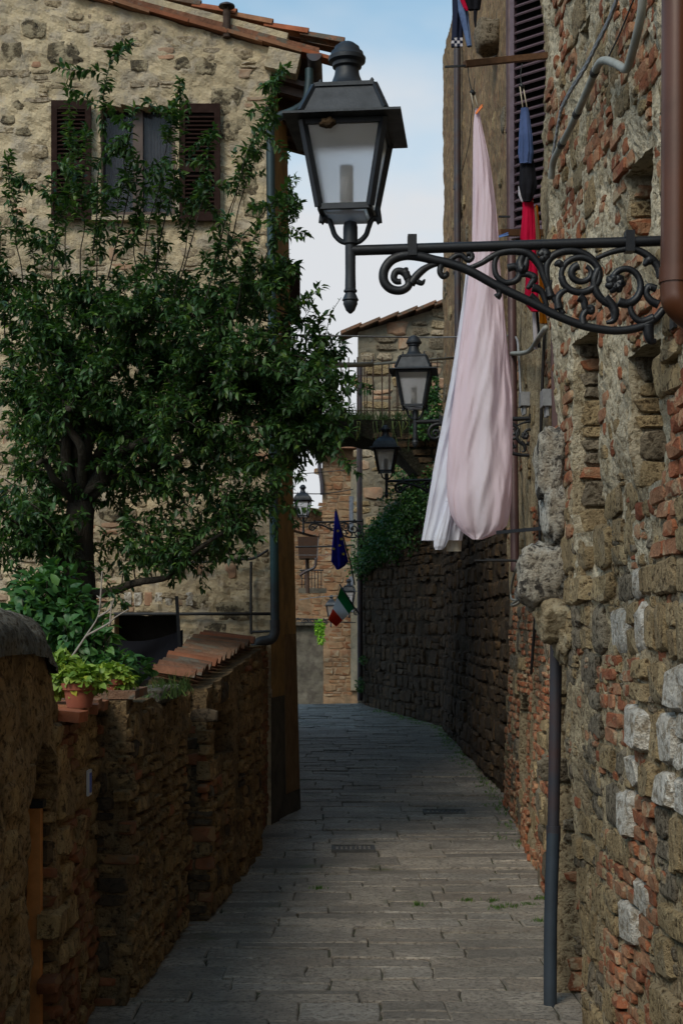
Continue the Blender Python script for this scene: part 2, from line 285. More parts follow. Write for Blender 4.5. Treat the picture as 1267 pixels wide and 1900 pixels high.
M['plastic_blue'] = plain('plastic_blue', (0.12, 0.25, 0.6), 0.4, 0, 0.1)
M['flag_blue'] = cloth_mat('flag_blue', (0.012, 0.014, 0.22), (0.02, 0.022, 0.30), 4, 0.2)
M['flag_green'] = cloth_mat('flag_green', (0.01, 0.16, 0.045), None, 4, 0.2)
M['flag_red'] = cloth_mat('flag_red', (0.70, 0.045, 0.015), None, 4, 0.25)
M['flag_white'] = cloth_mat('flag_white', (0.72, 0.70, 0.70), None, 4, 0.25)
M['gold'] = cloth_mat('gold', (0.75, 0.55, 0.06), None, 4, 0.1)
M['lace'] = cloth_mat('lace', (0.20, 0.21, 0.24), (0.15, 0.16, 0.19), 14, 0.2)
M['inside_shade'] = plain('inside_shade', (0.012, 0.01, 0.009), 0.9)  # shade of unlit interiors given as a near-black panel colour
M['grate'] = plain('grate', (0.10, 0.095, 0.09), 0.6, 0.2, 0.3, 20, 0.3)
M['fill_white'] = plain('fill_white', (0.82, 0.82, 0.82), 0.5, 0, 0.03)
M['weed'] = leaf_mat('weed', (0.07, 0.17, 0.03), (0.13, 0.26, 0.05), 0.25, 0.6)
M['tube_lamp'] = plain('tube_lamp', (0.33, 0.31, 0.29), 0.5, 0, 0.1)
M['nest'] = stone_mat('nest', [(0.14, 0.085, 0.04), (0.07, 0.04, 0.02)], rnd=False, fine=90, bump=1.0, dist=0.02)
M['plaque_white'] = plain('plaque_white', (0.6, 0.6, 0.62), 0.4); M['plaque_blue'] = plain('plaque_blue', (0.06, 0.10, 0.4), 0.4)
m, nt, b = new_mat('frosted'); M['frosted'] = m
t_ = N_(nt, 'ShaderNodeBsdfTranslucent', i_0=(0.95, 0.95, 0.97, 1)); d_ = N_(nt, 'ShaderNodeBsdfDiffuse', i_0=(0.80, 0.80, 0.82, 1))
rf_ = N_(nt, 'ShaderNodeBsdfRefraction', i_Roughness=0.62, i_IOR=1.13); rf_.inputs['Color'].default_value = (0.97, 0.97, 0.98, 1)
m1 = N_(nt, 'ShaderNodeMixShader', i_0=0.30); m2 = N_(nt, 'ShaderNodeMixShader', i_0=0.80); m3 = N_(nt, 'ShaderNodeMixShader', i_0=0.05); gl = N_(nt, 'ShaderNodeBsdfGlossy', i_Roughness=0.25)
nt.links.new(t_.outputs[0], m1.inputs[1]); nt.links.new(d_.outputs[0], m1.inputs[2]); nt.links.new(m1.outputs[0], m2.inputs[1]); nt.links.new(rf_.outputs[0], m2.inputs[2])
nt.links.new(m2.outputs[0], m3.inputs[1]); nt.links.new(gl.outputs[0], m3.inputs[2]); nt.links.new(m3.outputs[0], nt.nodes['Material Output'].inputs[0])
m, nt, b = new_mat('glass'); M['glass'] = m
b.inputs['Base Color'].default_value = (0.03, 0.035, 0.045, 1); b.inputs['Roughness'].default_value = 0.08; b.inputs['Alpha'].default_value = 0.35
# pink sheet: pinker towards the top and the edges of the cloth, near white in its middle breadth
m, nt, b = new_mat('sheet_pink'); M['sheet_pink'] = m; lk = nt.links.new
at = N_(nt, 'ShaderNodeAttribute', attribute_name='pinkness'); col = mx(nt, at.outputs['Fac'], (0.88, 0.85, 0.90), (0.87, 0.69, 0.76)); lk(col, b.inputs['Base Color']); b.inputs['Roughness'].default_value = 0.85; b.inputs['Specular IOR Level'].default_value = 0.1
pos = N_(nt, 'ShaderNodeNewGeometry').outputs['Position']; t_ = N_(nt, 'ShaderNodeBsdfTranslucent'); lk(col, t_.inputs[0]); ms = N_(nt, 'ShaderNodeMixShader', i_0=0.4)
wr_ = []
for ry, scl in ((42, (13, 5, 3.4)), (-35, (10, 5, 2.6)), (60, (22, 8, 3.0))):
    mpn = N_(nt, 'ShaderNodeMapping'); mpn.inputs['Rotation'].default_value = (0, R(ry), 0); mpn.inputs['Scale'].default_value = scl; lk(pos, mpn.inputs[0])
    n_ = N_(nt, 'ShaderNodeTexNoise', i_Scale=1.0, i_Detail=3.0, i_Roughness=0.5); lk(mpn.outputs[0], n_.inputs['Vector']); wr_.append(n_.outputs[0])
a1 = N_(nt, 'ShaderNodeMath', operation='ADD'); lk(wr_[0], a1.inputs[0]); lk(wr_[1], a1.inputs[1]); a2 = N_(nt, 'ShaderNodeMath', operation='ADD'); lk(a1.outputs[0], a2.inputs[0]); lk(wr_[2], a2.inputs[1])
bp = N_(nt, 'ShaderNodeBump', i_Strength=0.4, i_Distance=0.02); lk(a2.outputs[0], bp.inputs['Height']); lk(bp.outputs[0], b.inputs['Normal'])
lk(b.outputs[0], ms.inputs[1]); lk(t_.outputs[0], ms.inputs[2]); lk(ms.outputs[0], nt.nodes['Material Output'].inputs[0])

# ------------------------------------------------------------------ walls and masonry
class W:                                            # vertical wall plane p0->p1, outward normal = left of the direction
    def __init__(s, p0, p1, batter=0.0, z0=0.0):
        s.p0 = Vector((p0[0], p0[1], 0)); d = Vector((p1[0]-p0[0], p1[1]-p0[1], 0)); s.len = d.length; s.d = d.normalized(); s.n = Vector((-s.d.y, s.d.x, 0)); s.b = batter; s.z0 = z0
    def pt(s, a, z, off=0.0): return s.p0+s.d*a+Vector((0, 0, z))+s.n*(s.b*(z-s.z0)+off)
    def hit(s, u, v, off=0.0):                      # point of the wall seen at a photo pixel
        r = Vector(((u-U0)/F, 1, (V0-v)/F)); C = Vector((0, 0, CH))
        k = ((s.p0-C).dot(s.n)+s.b*(CH-s.z0)+off)/(r.dot(s.n)-s.b*r.z); return C+r*k
    def st(s, u, v):
        p = s.hit(u, v); return (p-s.p0).dot(s.d), p.z
def in_hole(h, a, z):
    s0, s1, z0, z1, arch = h
    if not (s0 < a < s1 and z0 < z < z1): return False
    if arch:
        r = (s1-s0)/2; zc = z1-r*arch
        if z > zc: return ((a-(s0+s1)/2)/r)**2+((z-zc)/(r*arch))**2 < 1
    return True
def wall_mesh(name, w, s0, s1, z0, top, res, mat, parent, holes=(), amp=0.015, sc=3.0, fa=0.006, fs=18.0, thick=0.25, bulge=None, resz=None):
    ns = max(2, int((s1-s0)/res)); topf = top if callable(top) else (lambda a: top); nzz = max(2, int((max(topf(s0), topf(s1), topf((s0+s1)/2))-z0)/(resz or res)))
    V = []; Fc = []
    for i in range(ns+1):
        a = lerp(s0, s1, i/ns); tz = topf(a)
        for j in range(nzz+1):
            z = lerp(z0, tz, j/nzz); p = w.pt(a, z); off = amp*fbm(p*sc, 4)+fa*noise.noise(p*fs)
            if bulge: off += bulge(a, z)
            V.append(p+w.n*off)
    k = nzz+1; cnt = {}
    for i in range(ns):
        a = lerp(s0, s1, (i+0.5)/ns); tz = topf(a)
        for j in range(nzz):
            z = lerp(z0, tz, (j+0.5)/nzz)
            if any(in_hole(h, a, z) for h in holes): continue
            f = (i*k+j, i*k+j+1, (i+1)*k+j+1, (i+1)*k+j); Fc.append(f)
            for e in range(4):
                q = (f[e], f[(e+1) % 4]); cnt[q] = cnt.get(q, 0)+1
    back = {}
    for (x, y) in list(cnt):
        if (y, x) not in cnt:
            for q in (x, y):
                if q not in back: back[q] = len(V); V.append(V[q]-w.n*thick)
            Fc.append((y, x, back[x], back[y]))
    return mesh_obj(name, V, Fc, [mat], parent)
# unit stones: x along the wall, y outward, z up
def unit_stone(kind):
    n = 10; rr = random.uniform
    e = {'block': 0.32, 'round': 0.72, 'brick': 0.14}[kind]; jit = {'block': 0.065, 'round': 0.095, 'brick': 0.03}[kind]
    angs = [(-0.82, -1), (0, -1), (0.82, -1), (1, -0.7), (1, 0.7), (0.82, 1), (0, 1), (-0.82, 1), (-1, 0.7), (-1, -0.7)]
    ring = []
    for x, z in angs:
        a = math.atan2(z, x); l = math.hypot(x, z); ex, ez = math.cos(a), math.sin(a)
        x2, z2 = lerp(x, ex, e), lerp(z, ez, e)
        ring.append((x2*0.5+rr(-jit, jit), z2*0.5+rr(-jit, jit)))
    tx, tz = rr(-0.22, 0.22), rr(-0.22, 0.22); V = []
    for sc, y in ((1.0, -1.6), (1.0, 0.35), (0.86 if kind != 'round' else 0.72, 0.92)):
        for x, z in ring:
            yy = y if y < 0 else y*(1+tx*x*2+tz*z*2)+rr(-0.14, 0.14); k_ = sc*rr(0.93, 1.05) if y > 0.5 else sc; V.append((x*k_, yy, z*k_))
    V.append((rr(-0.2, 0.2), 1.0+rr(-0.25, 0.3), rr(-0.2, 0.2))); Fc = []
    for r_ in range(2):
        for i in range(n):
            j = (i+1) % n; Fc.append((r_*n+i, r_*n+j, (r_+1)*n+j, (r_+1)*n+i))
    for i in range(n): Fc.append((2*n+i, 2*n+(i+1) % n, 3*n))
    return np.array(V), Fc
PROTO = {k: [unit_stone(k) for _ in range(14)] for k in ('block', 'round', 'brick')}
PMESH = {}
def proto_mesh(kind, i, mat):
    key = (kind, i, mat)
    if key not in PMESH:
        V, Fc = PROTO[kind][i]; me = bpy.data.meshes.new('stone'); me.from_pydata(V.tolist(), [], Fc); me.materials.append(M[mat])
        me.polygons.foreach_set('use_smooth', [True]*len(me.polygons)); me.set_sharp_from_angle(angle=R(38)); PMESH[key] = me
    return PMESH[key]
def masonry(w, s0, s1, z0, top, rowh, wid, choose, gap=0.012, holes=(), bulge=None):
    """choose(s, z, u, v) -> None or (shape, material, proud)"""
    out = []; z = z0; topf = top if callable(top) else (lambda a: top); tmax = max(topf(s0), topf(s1), topf((s0+s1)/2)); row = 0
    def put(a, zz, ww, hh, shape, mat, proud):
        if zz+hh*0.5 > topf(a): return
        for h in holes:
            for da in (-0.45, 0, 0.45):
                for dz in (-0.45, 0, 0.45):
                    if in_hole(h, a+da*ww, zz+dz*hh): return
        p = w.pt(a, zz, (bulge(a, zz) if bulge else 0)); th = random.gauss(0, 0.035) if shape != 'brick' else random.gauss(0, 0.025)
        dx = w.d*math.cos(th)+Vector((0, 0, math.sin(th))); uz = Vector((0, 0, 1))*math.cos(th)-w.d*math.sin(th)+w.n*w.b
        fl = random.choice((1, -1))
        Mx = Matrix(((dx.x*ww*fl, w.n.x*proud*1.0, uz.x*hh*fl, p.x), (dx.y*ww*fl, w.n.y*proud, uz.y*hh*fl, p.y), (dx.z*ww*fl, w.n.z*proud, uz.z*hh*fl, p.z), (0, 0, 0, 1)))
        out.append((shape, mat, random.randrange(14), Mx, ww*hh/max(p.y, 1)**2))
    while z < tmax:
        h = random.uniform(*rowh); a = s0-random.uniform(0, wid[0])
        while a < s1:
            ww = random.uniform(*wid); c = a+ww/2; zz = z+h/2+0.03*noise.noise(Vector((c*1.3, z*1.1, 3.1)))
            if s0 < c < s1:
                p = w.pt(c, zz); u_, v_ = uv(p) if p.y > 0.3 else (0, 0); ch = choose(c, zz, u_, v_)
                if ch:
                    shape, mat, proud = ch
                    if shape == 'brick':
                        nr = max(1, round(h/0.066)); bh = h/nr
                        for r_ in range(nr):
                            b0 = a+(0.5 if r_ % 2 else 0)*0.11; x = b0
                            while x < a+ww-0.05:
                                bl = random.choice((0.11, 0.13, 0.22, 0.24))
                                if random.random() < 0.92: put(x+bl/2, z+(r_+0.5)*bh+random.gauss(0, 0.003), bl-gap*0.8, bh-gap*0.9, 'brick', mat, proud*random.uniform(0.5, 1.3))
                                x += bl
                    elif h > rowh[0]*1.25 and random.random() < 0.3:
                        f = random.uniform(0.4, 0.6)
                        put(c, z+h*f/2, ww-gap, h*f-gap, shape, mat, proud*random.uniform(0.7, 1.2)); put(c, z+h*(f+(1-f)/2), ww-gap, h*(1-f)-gap, shape, mat, proud*random.uniform(0.7, 1.2))
                    else: put(c, zz, ww-gap, h*random.uniform(0.85, 1.0)-gap, shape, mat, proud*random.uniform(0.75, 1.25))
            a += ww
        z += h; row += 1
    return out
def lay(out, parent, limit=300, names=None):
    groups = {}
    for o in out: groups.setdefault('brick' if o[0] == 'brick' else 'stone', []).append(o)
    off = Matrix.Translation(-WL[parent])
    for nm, L_ in groups.items():
        L_.sort(key=lambda q: -q[4])
        for shape, mat, i, Mx, _ in L_[:limit]:
            o = bpy.data.objects.new(nm, proto_mesh(shape, i, mat)); COL.objects.link(o); o.parent = parent; o.matrix_local = off @ Mx; WL[o] = WL[parent]
        rest = L_[limit:]
        if rest:
            mats = sorted({q[1] for q in rest}); V = []; Fc = []; mi = []; b = 0
            for shape, mat, i, Mx, _ in rest:
                pv, pf = PROTO[shape][i]; A = np.array(Mx); V.append(pv @ A[:3, :3].T+A[:3, 3]); Fc += [tuple(x+b for x in f) for f in pf]; mi += [mats.index(mat)]*len(pf); b += len(pv)
            o = mesh_obj('far_'+nm+'s', np.concatenate(V), Fc, [M[q] for q in mats], parent, None, True, mi); o.data.set_sharp_from_angle(angle=R(38)); o['kind'] = 'stuff'
def slab_block(name, w, s0, s1, z0, z1, depth, mat, parent):   # plain box behind a wall plane (rest of the building)
    q = [w.pt(a, z, o) for o in (-0.02, -depth) for a, z in ((s0, z0), (s1, z0), (s1, z1), (s0, z1))]
    return mesh_obj(name, q, [(3, 2, 1, 0), (4, 5, 6, 7), (0, 1, 5, 4), (1, 2, 6, 5), (2, 3, 7, 6), (3, 0, 4, 7)], [mat], parent)

# ================================================================== ground and lane
gr = mesh_obj('ground', [(-900, -900, -1.62), (900, -900, -1.62), (900, 900, -1.62), (-900, 900, -1.62)], [(0, 1, 2, 3)], [M['soil']]); gr['kind'] = 'structure'
LX = [(-8, -1.6), (5, -1.6), (7.6, -1.5), (7.9, -1.25), (9.7, -1.16), (12.6, -0.85), (14.2, -0.8), (15.2, -0.55), (16, -1.0), (28, -1.3), (60, -4)]
RX = [(-8, 1.9), (5, 1.5), (7.5, 1.45), (11.3, 1.75), (15.2, 1.95), (18.2, 1.9), (23.8, 1.85), (28.3, 0.6), (31, 0.5), (60, 1)]
V = []; Fc = []; ys = list(np.arange(-8, 60, 0.4)); nx = 10
for Y in ys:
    for i in range(nx+1): V.append((lerp(interp(Y, LX)-0.5, interp(Y, RX)+0.5, i/nx), Y, g(Y)-0.016))
for j in range(len(ys)-1):
    for i in range(nx): Fc.append((j*(nx+1)+i, j*(nx+1)+i+1, (j+1)*(nx+1)+i+1, (j+1)*(nx+1)+i))
lane = mesh_obj('lane', V, Fc, [M['joint']]); lane['kind'] = 'structure'
def slab(x0, x1, y0, y1, mb=None, m=0):
    n = [(x0, y0), ((x0+x1)/2, y0), (x1, y0), (x1, (y0+y1)/2), (x1, y1), ((x0+x1)/2, y1), (x0, y1), (x0, (y0+y1)/2)]
    cx, cy = (x0+x1)/2, (y0+y1)/2; dz = max(-0.005, random.gauss(0, 0.006)); tx, ty = max(-0.015, min(0.015, random.gauss(0, 0.009))), max(-0.03, min(0.03, random.gauss(0, 0.016))); V = []
    n = [(x+random.gauss(0, 0.003)+0.02*noise.noise(Vector((x*3, y*5, 4))), y+random.gauss(0, 0.004)+0.045*noise.noise(Vector((x*1.1, y*1.2, 7)))+0.012*noise.noise(Vector((x*6, y*4, 2)))) for x, y in n]
    for sx, zo in ((0.0, -0.06), (0.0, -0.009), (0.008, 0.0)):
        for x, y in n:
            xx = x-math.copysign(min(sx, abs(x-cx)), x-cx); yy = y-math.copysign(min(sx, abs(y-cy)), y-cy)
            V.append((xx, yy, g(cy)+(yy-cy)*((g(cy+.1)-g(cy-.1))/.2)+dz+zo+tx*(xx-cx)+ty*(yy-cy)+(random.gauss(0, 0.002) if zo == 0 else 0)))
    V.append((cx, cy, g(cy)+dz+random.gauss(0, 0.003))); Fc = [(r_*8+i, r_*8+(i+1) % 8, (r_+1)*8+(i+1) % 8, (r_+1)*8+i) for r_ in range(2) for i in range(8)]+[(16+i, 16+(i+1) % 8, 24) for i in range(8)]
    return V, Fc
Y = 5.6; cnt = 0; far = MB(); GRATES = [((615, 695), 1575), ((785, 862), 1507)]
grate_rects = []
for (ua, ub), v in GRATES:
    Yg = 2640*2.1/(v-1150); Yg = Yg if Yg < 12 else 6368/(v-1081)
    grate_rects.append(((ua-U0)/F*Yg, (ub-U0)/F*Yg, Yg-0.14, Yg+0.14))
while Y < 34:
    h = random.uniform(0.15, 0.36) if Y > 6.9 else random.uniform(0.2, 0.27)
    x0, x1 = interp(Y, LX), interp(Y, RX); x = x0-random.uniform(0, 0.4); skew = 0.03
    while x < x1:
        wd = random.uniform(0.28, 0.9); hh = h
        gp = random.uniform(0.001, 0.006)
        gr_ = False and any(x+wd > a-0.02 and x < b_+0.02 and Y+h > c and Y < d_ for a, b_, c, d_ in grate_rects)
        xa, xb = x+gp, x+wd-gp
        blue = Y < 6.9 and random.random() < 0.42
        if gr_:
            for a, b_, c, d_ in grate_rects:
                if xb > a-0.02 and xa < b_+0.02 and Y+h > c and Y < d_:
                    if xa < a-0.08: xb = min(xb, a-0.02)
                    elif xb > b_+0.08: xa = max(xa, b_+0.02)
                    else: xa = xb
        if True:
          if xb-xa > 0.05:
            cells = [(Y+gp*0.6+0.002, Y+hh-gp*0.6-0.003)]
            if hh > 0.24 and random.random() < 0.22:
                f_ = Y+hh*random.uniform(0.4, 0.6); cells = [(Y+gp*0.6, f_-0.003), (f_+0.003, Y+hh-gp*0.6)]
          for ya_, yb_ in (cells if xb-xa > 0.05 else []):
            Vs, Fs = slab(xa, xb, ya_, yb_)
            if cnt < 300:
                o = mesh_obj('paving_slab', Vs, Fs, [M['slab_blue' if blue else 'slab']], lane, None, True); o.data.set_sharp_from_angle(angle=R(25))
            else: far.add(Vs, Fs)
            cnt += 1
        x += wd
    Y += h
o = far.build('far_paving_slabs', M['slab'], lane, None, True, 25); o['kind'] = 'stuff'
for i, (a, b_, c, d_) in enumerate(grate_rects):
    zc = g((c+d_)/2)+0.004
    t = thing('drain_grate', ['iron drain grate in the middle of the stone lane', 'farther iron drain grate towards the right side of the lane'][i], 'drain grate', ((a+b_)/2, (c+d_)/2, zc), 'drain grates in the lane')
    mb = MB(); 
    for y_ in (c, d_-0.02): mb.box(((a+b_)/2, y_+0.01, zc), (b_-a, 0.02, 0.03))
    for x_ in (a+0.01, b_-0.01): mb.box((x_, (c+d_)/2, zc), (0.02, d_-c-0.045, 0.029))
    mb.build('frame', M['grate'], t); nb = 9
    for k in range(nb):
        mb = MB(); mb.box((lerp(a+0.03, b_-0.03, k/(nb-1)), (c+d_)/2, zc-0.003), (0.022, d_-c-0.03, 0.02)); mb.build('grate_bar', M['grate'], t)

# leaves --------------------------------------------------------------
class Leaves:
    def __init__(s): s.V = []; s.n = 0
    def add(s, p, d, up, l, wd, fold=0.25, droop=0.25):
        d = d.normalized(); x = d.cross(up); x = x.normalized() if x.length > 1e-4 else d.orthogonal().normalized(); n = x.cross(d)
        q = [p, p+d*l*0.35+x*wd*0.5+n*wd*fold, p+d*l*0.35-n*0.0, p+d*l*0.35-x*wd*0.5+n*wd*fold, p+d*l*0.72+x*wd*0.36+n*(wd*fold*0.7-l*droop*0.35), p+d*l*0.72-n*l*droop*0.35, p+d*l*0.72-x*wd*0.36+n*(wd*fold*0.7-l*droop*0.35), p+d*l-n*l*droop]
        s.V += [tuple(a) for a in q]; s.n += 1
    def build(s, name, mat, parent, loc=None):
        f0 = [(0, 2, 1), (0, 3, 2), (1, 2, 5, 4), (2, 3, 6, 5), (4, 5, 7), (5, 6, 7)]
        Fc = [tuple(i*8+k for k in f) for i in range(s.n) for f in f0]
        return mesh_obj(name, s.V, Fc, [mat], parent, loc, True)
def rv(s=1.0): return Vector((random.gauss(0, s), random.gauss(0, s), random.gauss(0, s)))
def blades(mb_, base, n, hgt, spread, thick=0.004):
    for _ in range(n):
        p = base+Vector((random.gauss(0, spread), random.gauss(0, spread), 0)); h = hgt*random.uniform(0.4, 1.1); d = Vector((random.gauss(0, 0.35), random.gauss(0, 0.35), 1)).normalized(); x = d.orthogonal().normalized()*thick
        q = p+d*h*0.6; r = p+d*h+Vector((d.x, d.y, -0.2))*h*0.3
        mb_.add([p-x, p+x, q+x*0.7, q-x*0.7, r], [(0, 1, 2, 3), (3, 2, 4)])

# ================================================================== near right house
def rock(name, c, sz, mat, parent, e=0.5, amp=0.12, seed=0, rot=None, n=14, taper=0.0):
    V = []; Fc = []; m_ = n//2+2
    def sp(x, p): return math.copysign(abs(x)**p, x)
    for i in range(m_+1):
        ph = -math.pi/2+math.pi*i/m_
        for k in range(n):
            th = 2*math.pi*k/n; x = sp(math.cos(ph), e)*sp(math.cos(th), e); y = sp(math.cos(ph), e)*sp(math.sin(th), e); z = sp(math.sin(ph), e)
            d = 1+amp*fbm((x*1.3+seed, y*1.3, z*1.3), 4); tp = 1+taper*z
            p = Vector((x*sz[0]/2*d*tp, y*sz[1]/2*d*tp, z*sz[2]/2*d)); V.append(Vector(c)+(rot @ p if rot else p))
    for i in range(m_):
        for k in range(n): Fc.append((i*n+k, i*n+(k+1) % n, (i+1)*n+(k+1) % n, (i+1)*n+k))
    return mesh_obj(name, V, Fc, [mat], parent, None, True)
W1 = W((1.256+0.04*13.5, -6.0), (1.256, 7.5), 0.036)
house_r = thing('stone_house', 'rubble and brick house wall filling the right edge, carrying the large lantern', 'house', (1.45, 4.0, 0))
def hole(w, ua, ub, va, vb, arch=0):
    vm = (va+vb)/2; a, _ = w.st(ua, vm); b_, _ = w.st(ub, vm); z1 = w.st((ua+ub)/2, va)[1]; z0 = w.st((ua+ub)/2, vb)[1]
    return (min(a, b_), max(a, b_), z0, z1, arch)
H1 = [hole(W1, 1160, 1206, 300, 452), hole(W1, 1070, 1112, 615, 985), hole(W1, 1170, 1222, 640, 905), hole(W1, 1068, 1088, 40, 90)]
def bul1(a, z): return 0.05*fbm((a*0.9, z*0.8, 1.7), 3)+0.03*fbm((a*2.5, z*2.1, 5.7), 3)
wm1 = wall_mesh('wall', W1, 10.2, 13.5, -0.05, 7.0, 0.024, M['mortar'], house_r, H1, amp=0.014, sc=7, fa=0.009, fs=34, thick=0.3, bulge=bul1)
wm1.data.materials.append(M['mortar_pale'])
for p_ in wm1.data.polygons:
    c_ = p_.center; p_.material_index = 1 if c_.z+0.9*fbm((c_.y*1.4, c_.z*1.4, 3.3), 4) > 2.35 else 0
slab_block('rear_wall', W1, 0, 10.2, -0.05, 8.5, 3, M['mortar'], house_r)
slab_block('inner_wall', W1, 10.2, 13.45, -0.05, 8.5, 4.0, M['mortar'], house_r).location.x += 0.32
def ch1(a, z, u, v):
    r = random.random()
    if u < 1112 and 1180 < v < 1500: return ('round', 'grey', 0.012) if r < 0.35 else None
    if v < 1000:
        if u > 1195 and v > 560: return ('block', 'tufa', 0.03) if r < 0.5 else (('brick', 'brick', 0.022) if r < 0.85 else None)
        k = fbm((a*1.5, z*0.9, 9.2), 3)+(0.14 if v < 300 else 0)
        if k > 0.05: return ('brick', 'brick', 0.009) if r < 0.72 else (('round', 'tufa', 0.016) if r < 0.85 else None)
        return ('round', 'tufa', 0.013) if r < 0.3 else (('brick', 'brick', 0.007) if r < 0.45 else None)
    if u > 1172 and 1175 < v < 1500: return ('block', 'pale', 0.034) if r < 0.93 else (('brick', 'brick', 0.025) if r < 0.88 else ('block', 'tufa', 0.03))
    if 1098 < u < 1175 and 1195 < v < 1400: return ('brick', 'brick', 0.012)
    if 1162 < u < 1205 and v > 1430: return ('brick', 'brick', 0.024) if r < 0.85 else ('block', 'pale', 0.03)
    if r < 0.72: return ('block', 'tufa', 0.024)
    if r < 0.80: return ('round', 'pale' if u > 1120 else 'grey', 0.028)
    return ('brick', 'brick', 0.014) if r < 0.9 else ('round', 'grey', 0.015)
o1 = masonry(W1, 10.6, 13.48, 0.0, 5.9, (0.13, 0.27), (0.13, 0.40), ch1, 0.008, H1, bul1)
def fill1(a, z, u, v):                              # small packing stones and brick bits in the joints
    if random.random() > (0.42 if v > 1000 else 0.2): return None
    return ('round', random.choice(['tufa', 'brick', 'grey', 'tufa'] if v > 1000 else ['brick', 'tufa', 'brick']), 0.012)
o1b = masonry(W1, 10.6, 13.48, 0.0, 5.9, (0.05, 0.09), (0.05, 0.12), fill1, 0.004, H1, bul1)
lay(o1, house_r, 300); lay([(q[0], q[1], q[2], q[3], q[4]*0.01) for q in o1b], house_r, 0)
def jamb(w, h, depth, mats, parent, side=1, off=0.0):  # masonry on the far reveal of an opening
    a = h[1] if side > 0 else h[0]; zz = (h[2]+h[3])/2
    ps = w.pt(a-0.012*side, zz, -0.01+off); pi_ = w.pt(a-0.012*side, zz, -depth+off)
    wj = W(pi_, ps) if side > 0 else W(ps, pi_)
    z = h[2]; out_ = []
    while z < h[3]-0.05:
        hh = random.choice((0.065, 0.07, 0.075, 0.13, 0.16)); w_ = wj.len*0.97; p = wj.pt(wj.len/2-0.004, z+hh/2); k = random.choice((1, -1))
        out_.append(('block', random.choice(mats), random.randrange(14), Matrix(((wj.d.x*w_*k, wj.n.x*0.012, 0, p.x), (wj.d.y*w_*k, wj.n.y*0.012, 0, p.y), (0, 0, (hh-0.01)*k, p.z), (0, 0, 0, 1))), 1)); z += hh
    lay(out_, parent)
jamb(W1, H1[0], 0.28, ['brick', 'brick', 'tufa'], house_r); jamb(W1, H1[1], 0.28, ['brick', 'grey', 'grey', 'tufa'], house_r); jamb(W1, H1[2], 0.28, ['brick', 'grey', 'tufa'], house_r)
# stones jutting from the far corner
for (u, v, du, dv, mat, e, sd_, tp) in ((1024, 868, 62, 135, 'white_rock', 0.55, 1, 0.12), (1030, 955, 48, 110, 'white_rock', 0.5, 2, 0.1), (1012, 1072, 108, 118, 'white_rock', 0.55, 5, 0.1), (1032, 1155, 84, 78, 'cream_rock', 0.45, 8, 0.28), (1046, 1196, 40, 70, 'cream_rock', 0.6, 4, 0.3)):
    k = 7.45/F; tag(rock('corbel_stone', P(u, v, 7.45), (du*k*0.98, 0.3, dv*k), M[mat], house_r, e+0.08, 0.30, sd_*3.7, n=34, taper=tp))
# brick pilaster behind the corner
wb = W((1.46, 8.02), (1.215, 8.02))
lay(masonry(wb, 0, wb.len, 0.0, 1.95, (0.07, 0.21), (0.2, 0.3), lambda a, z, u, v: ('block', random.choice(['brick', 'brick', 'tufa', 'grey']), 0.012)), house_r)
slab_block('pilaster', wb, 0, wb.len, -0.05, 2.0, 0.3, M['mortar'], house_r)
def pipe(name, pts, r, mat, parent, smooth_n=6, collars=(), label=None, n=14, cmat=None):
    mb = MB(); pp = cr(pts, smooth_n); mb.tube(pp, r, n); o = mb.build(name, mat, parent, None, True)
    o.data.set_sharp_from_angle(angle=R(50))
    if label: o['label'] = label
    for (a, b_, k) in collars:
        mb = MB(); mb.tube([a, b_], r*k, n); c = mb.build('collar', cmat or mat, o, None, True); c.data.set_sharp_from_angle(angle=R(50))
    return o
yb = 4.85
pipe('downpipe', [P(1256, -400, yb), P(1256, -100, yb), P(1255, 200, yb), P(1254, 430, yb), P(1253, 535, yb), P(1258, 562, yb), P(1285, 588, yb+0.02), P(1330, 622, yb+0.05)], 0.053, M['pipe_brown'], house_r, 6, [(P(1254, 498, yb), P(1253, 526, yb), 1.1)], 'shiny brown downpipe along the right edge', 24)
yd = 7.8
pipe('downpipe', [P(1031, 1140, yd), P(1030, 1300, yd), P(1026, 1530, yd), P(1021, 1700, yd), P(1021, 1866, yd)], 0.033, M['pipe_dark'], house_r, 4, [(P(1026, 1532, yd), P(1026, 1560, yd), 1.2), (P(1025, 1588, yd), P(1025, 1592, yd), 1.12)], 'dark downpipe reaching the paving beside the brick pilaster', 16)
pipe('downpipe_shoe', [P(1026, 1545, yd-0.005), P(1021, 1700, yd-0.005), P(1020, 1868, yd-0.005)], 0.037, M['pipe_blue'], house_r, 4)
# conduits and cables on the wall
def on(w, pts, off): return [w.hit(u, v, off) for u, v in pts]
t = thing('conduit', 'thick grey conduit bending diagonally across the upper right brick wall', 'conduit', W1.hit(1100, 150, 0.05))
pipe('pipe', on(W1, [(1195, -60), (1188, 30), (1168, 112), (1160, 128), (1145, 120), (1122, 112), (1108, 122), (1090, 165), (1062, 228), (1036, 278), (1026, 300), (1022, 330)], 0.075), 0.0165, M['conduit'], t, 5)
for (a, b_) in (((1104, 130), (1101, 137)), ((1072, 206), (1068, 214)), ((1044, 262), (1040, 270))):
    mb = MB(); mb.tube(on(W1, [a, b_], 0.075), 0.0195, 12); mb.build('clip', M['cable'], t, None, True)
t = thing('cable_bundle', 'thin grey twisted cable bundle running diagonally above the thick conduit', 'cable', W1.hit(1080, 100, 0.05))
pts = cr(on(W1, [(1150, -20), (1130, 35), (1105, 85), (1085, 125), (1060, 165), (1042, 200), (1036, 225), (1030, 260), (1022, 310)], 0.06), 12)
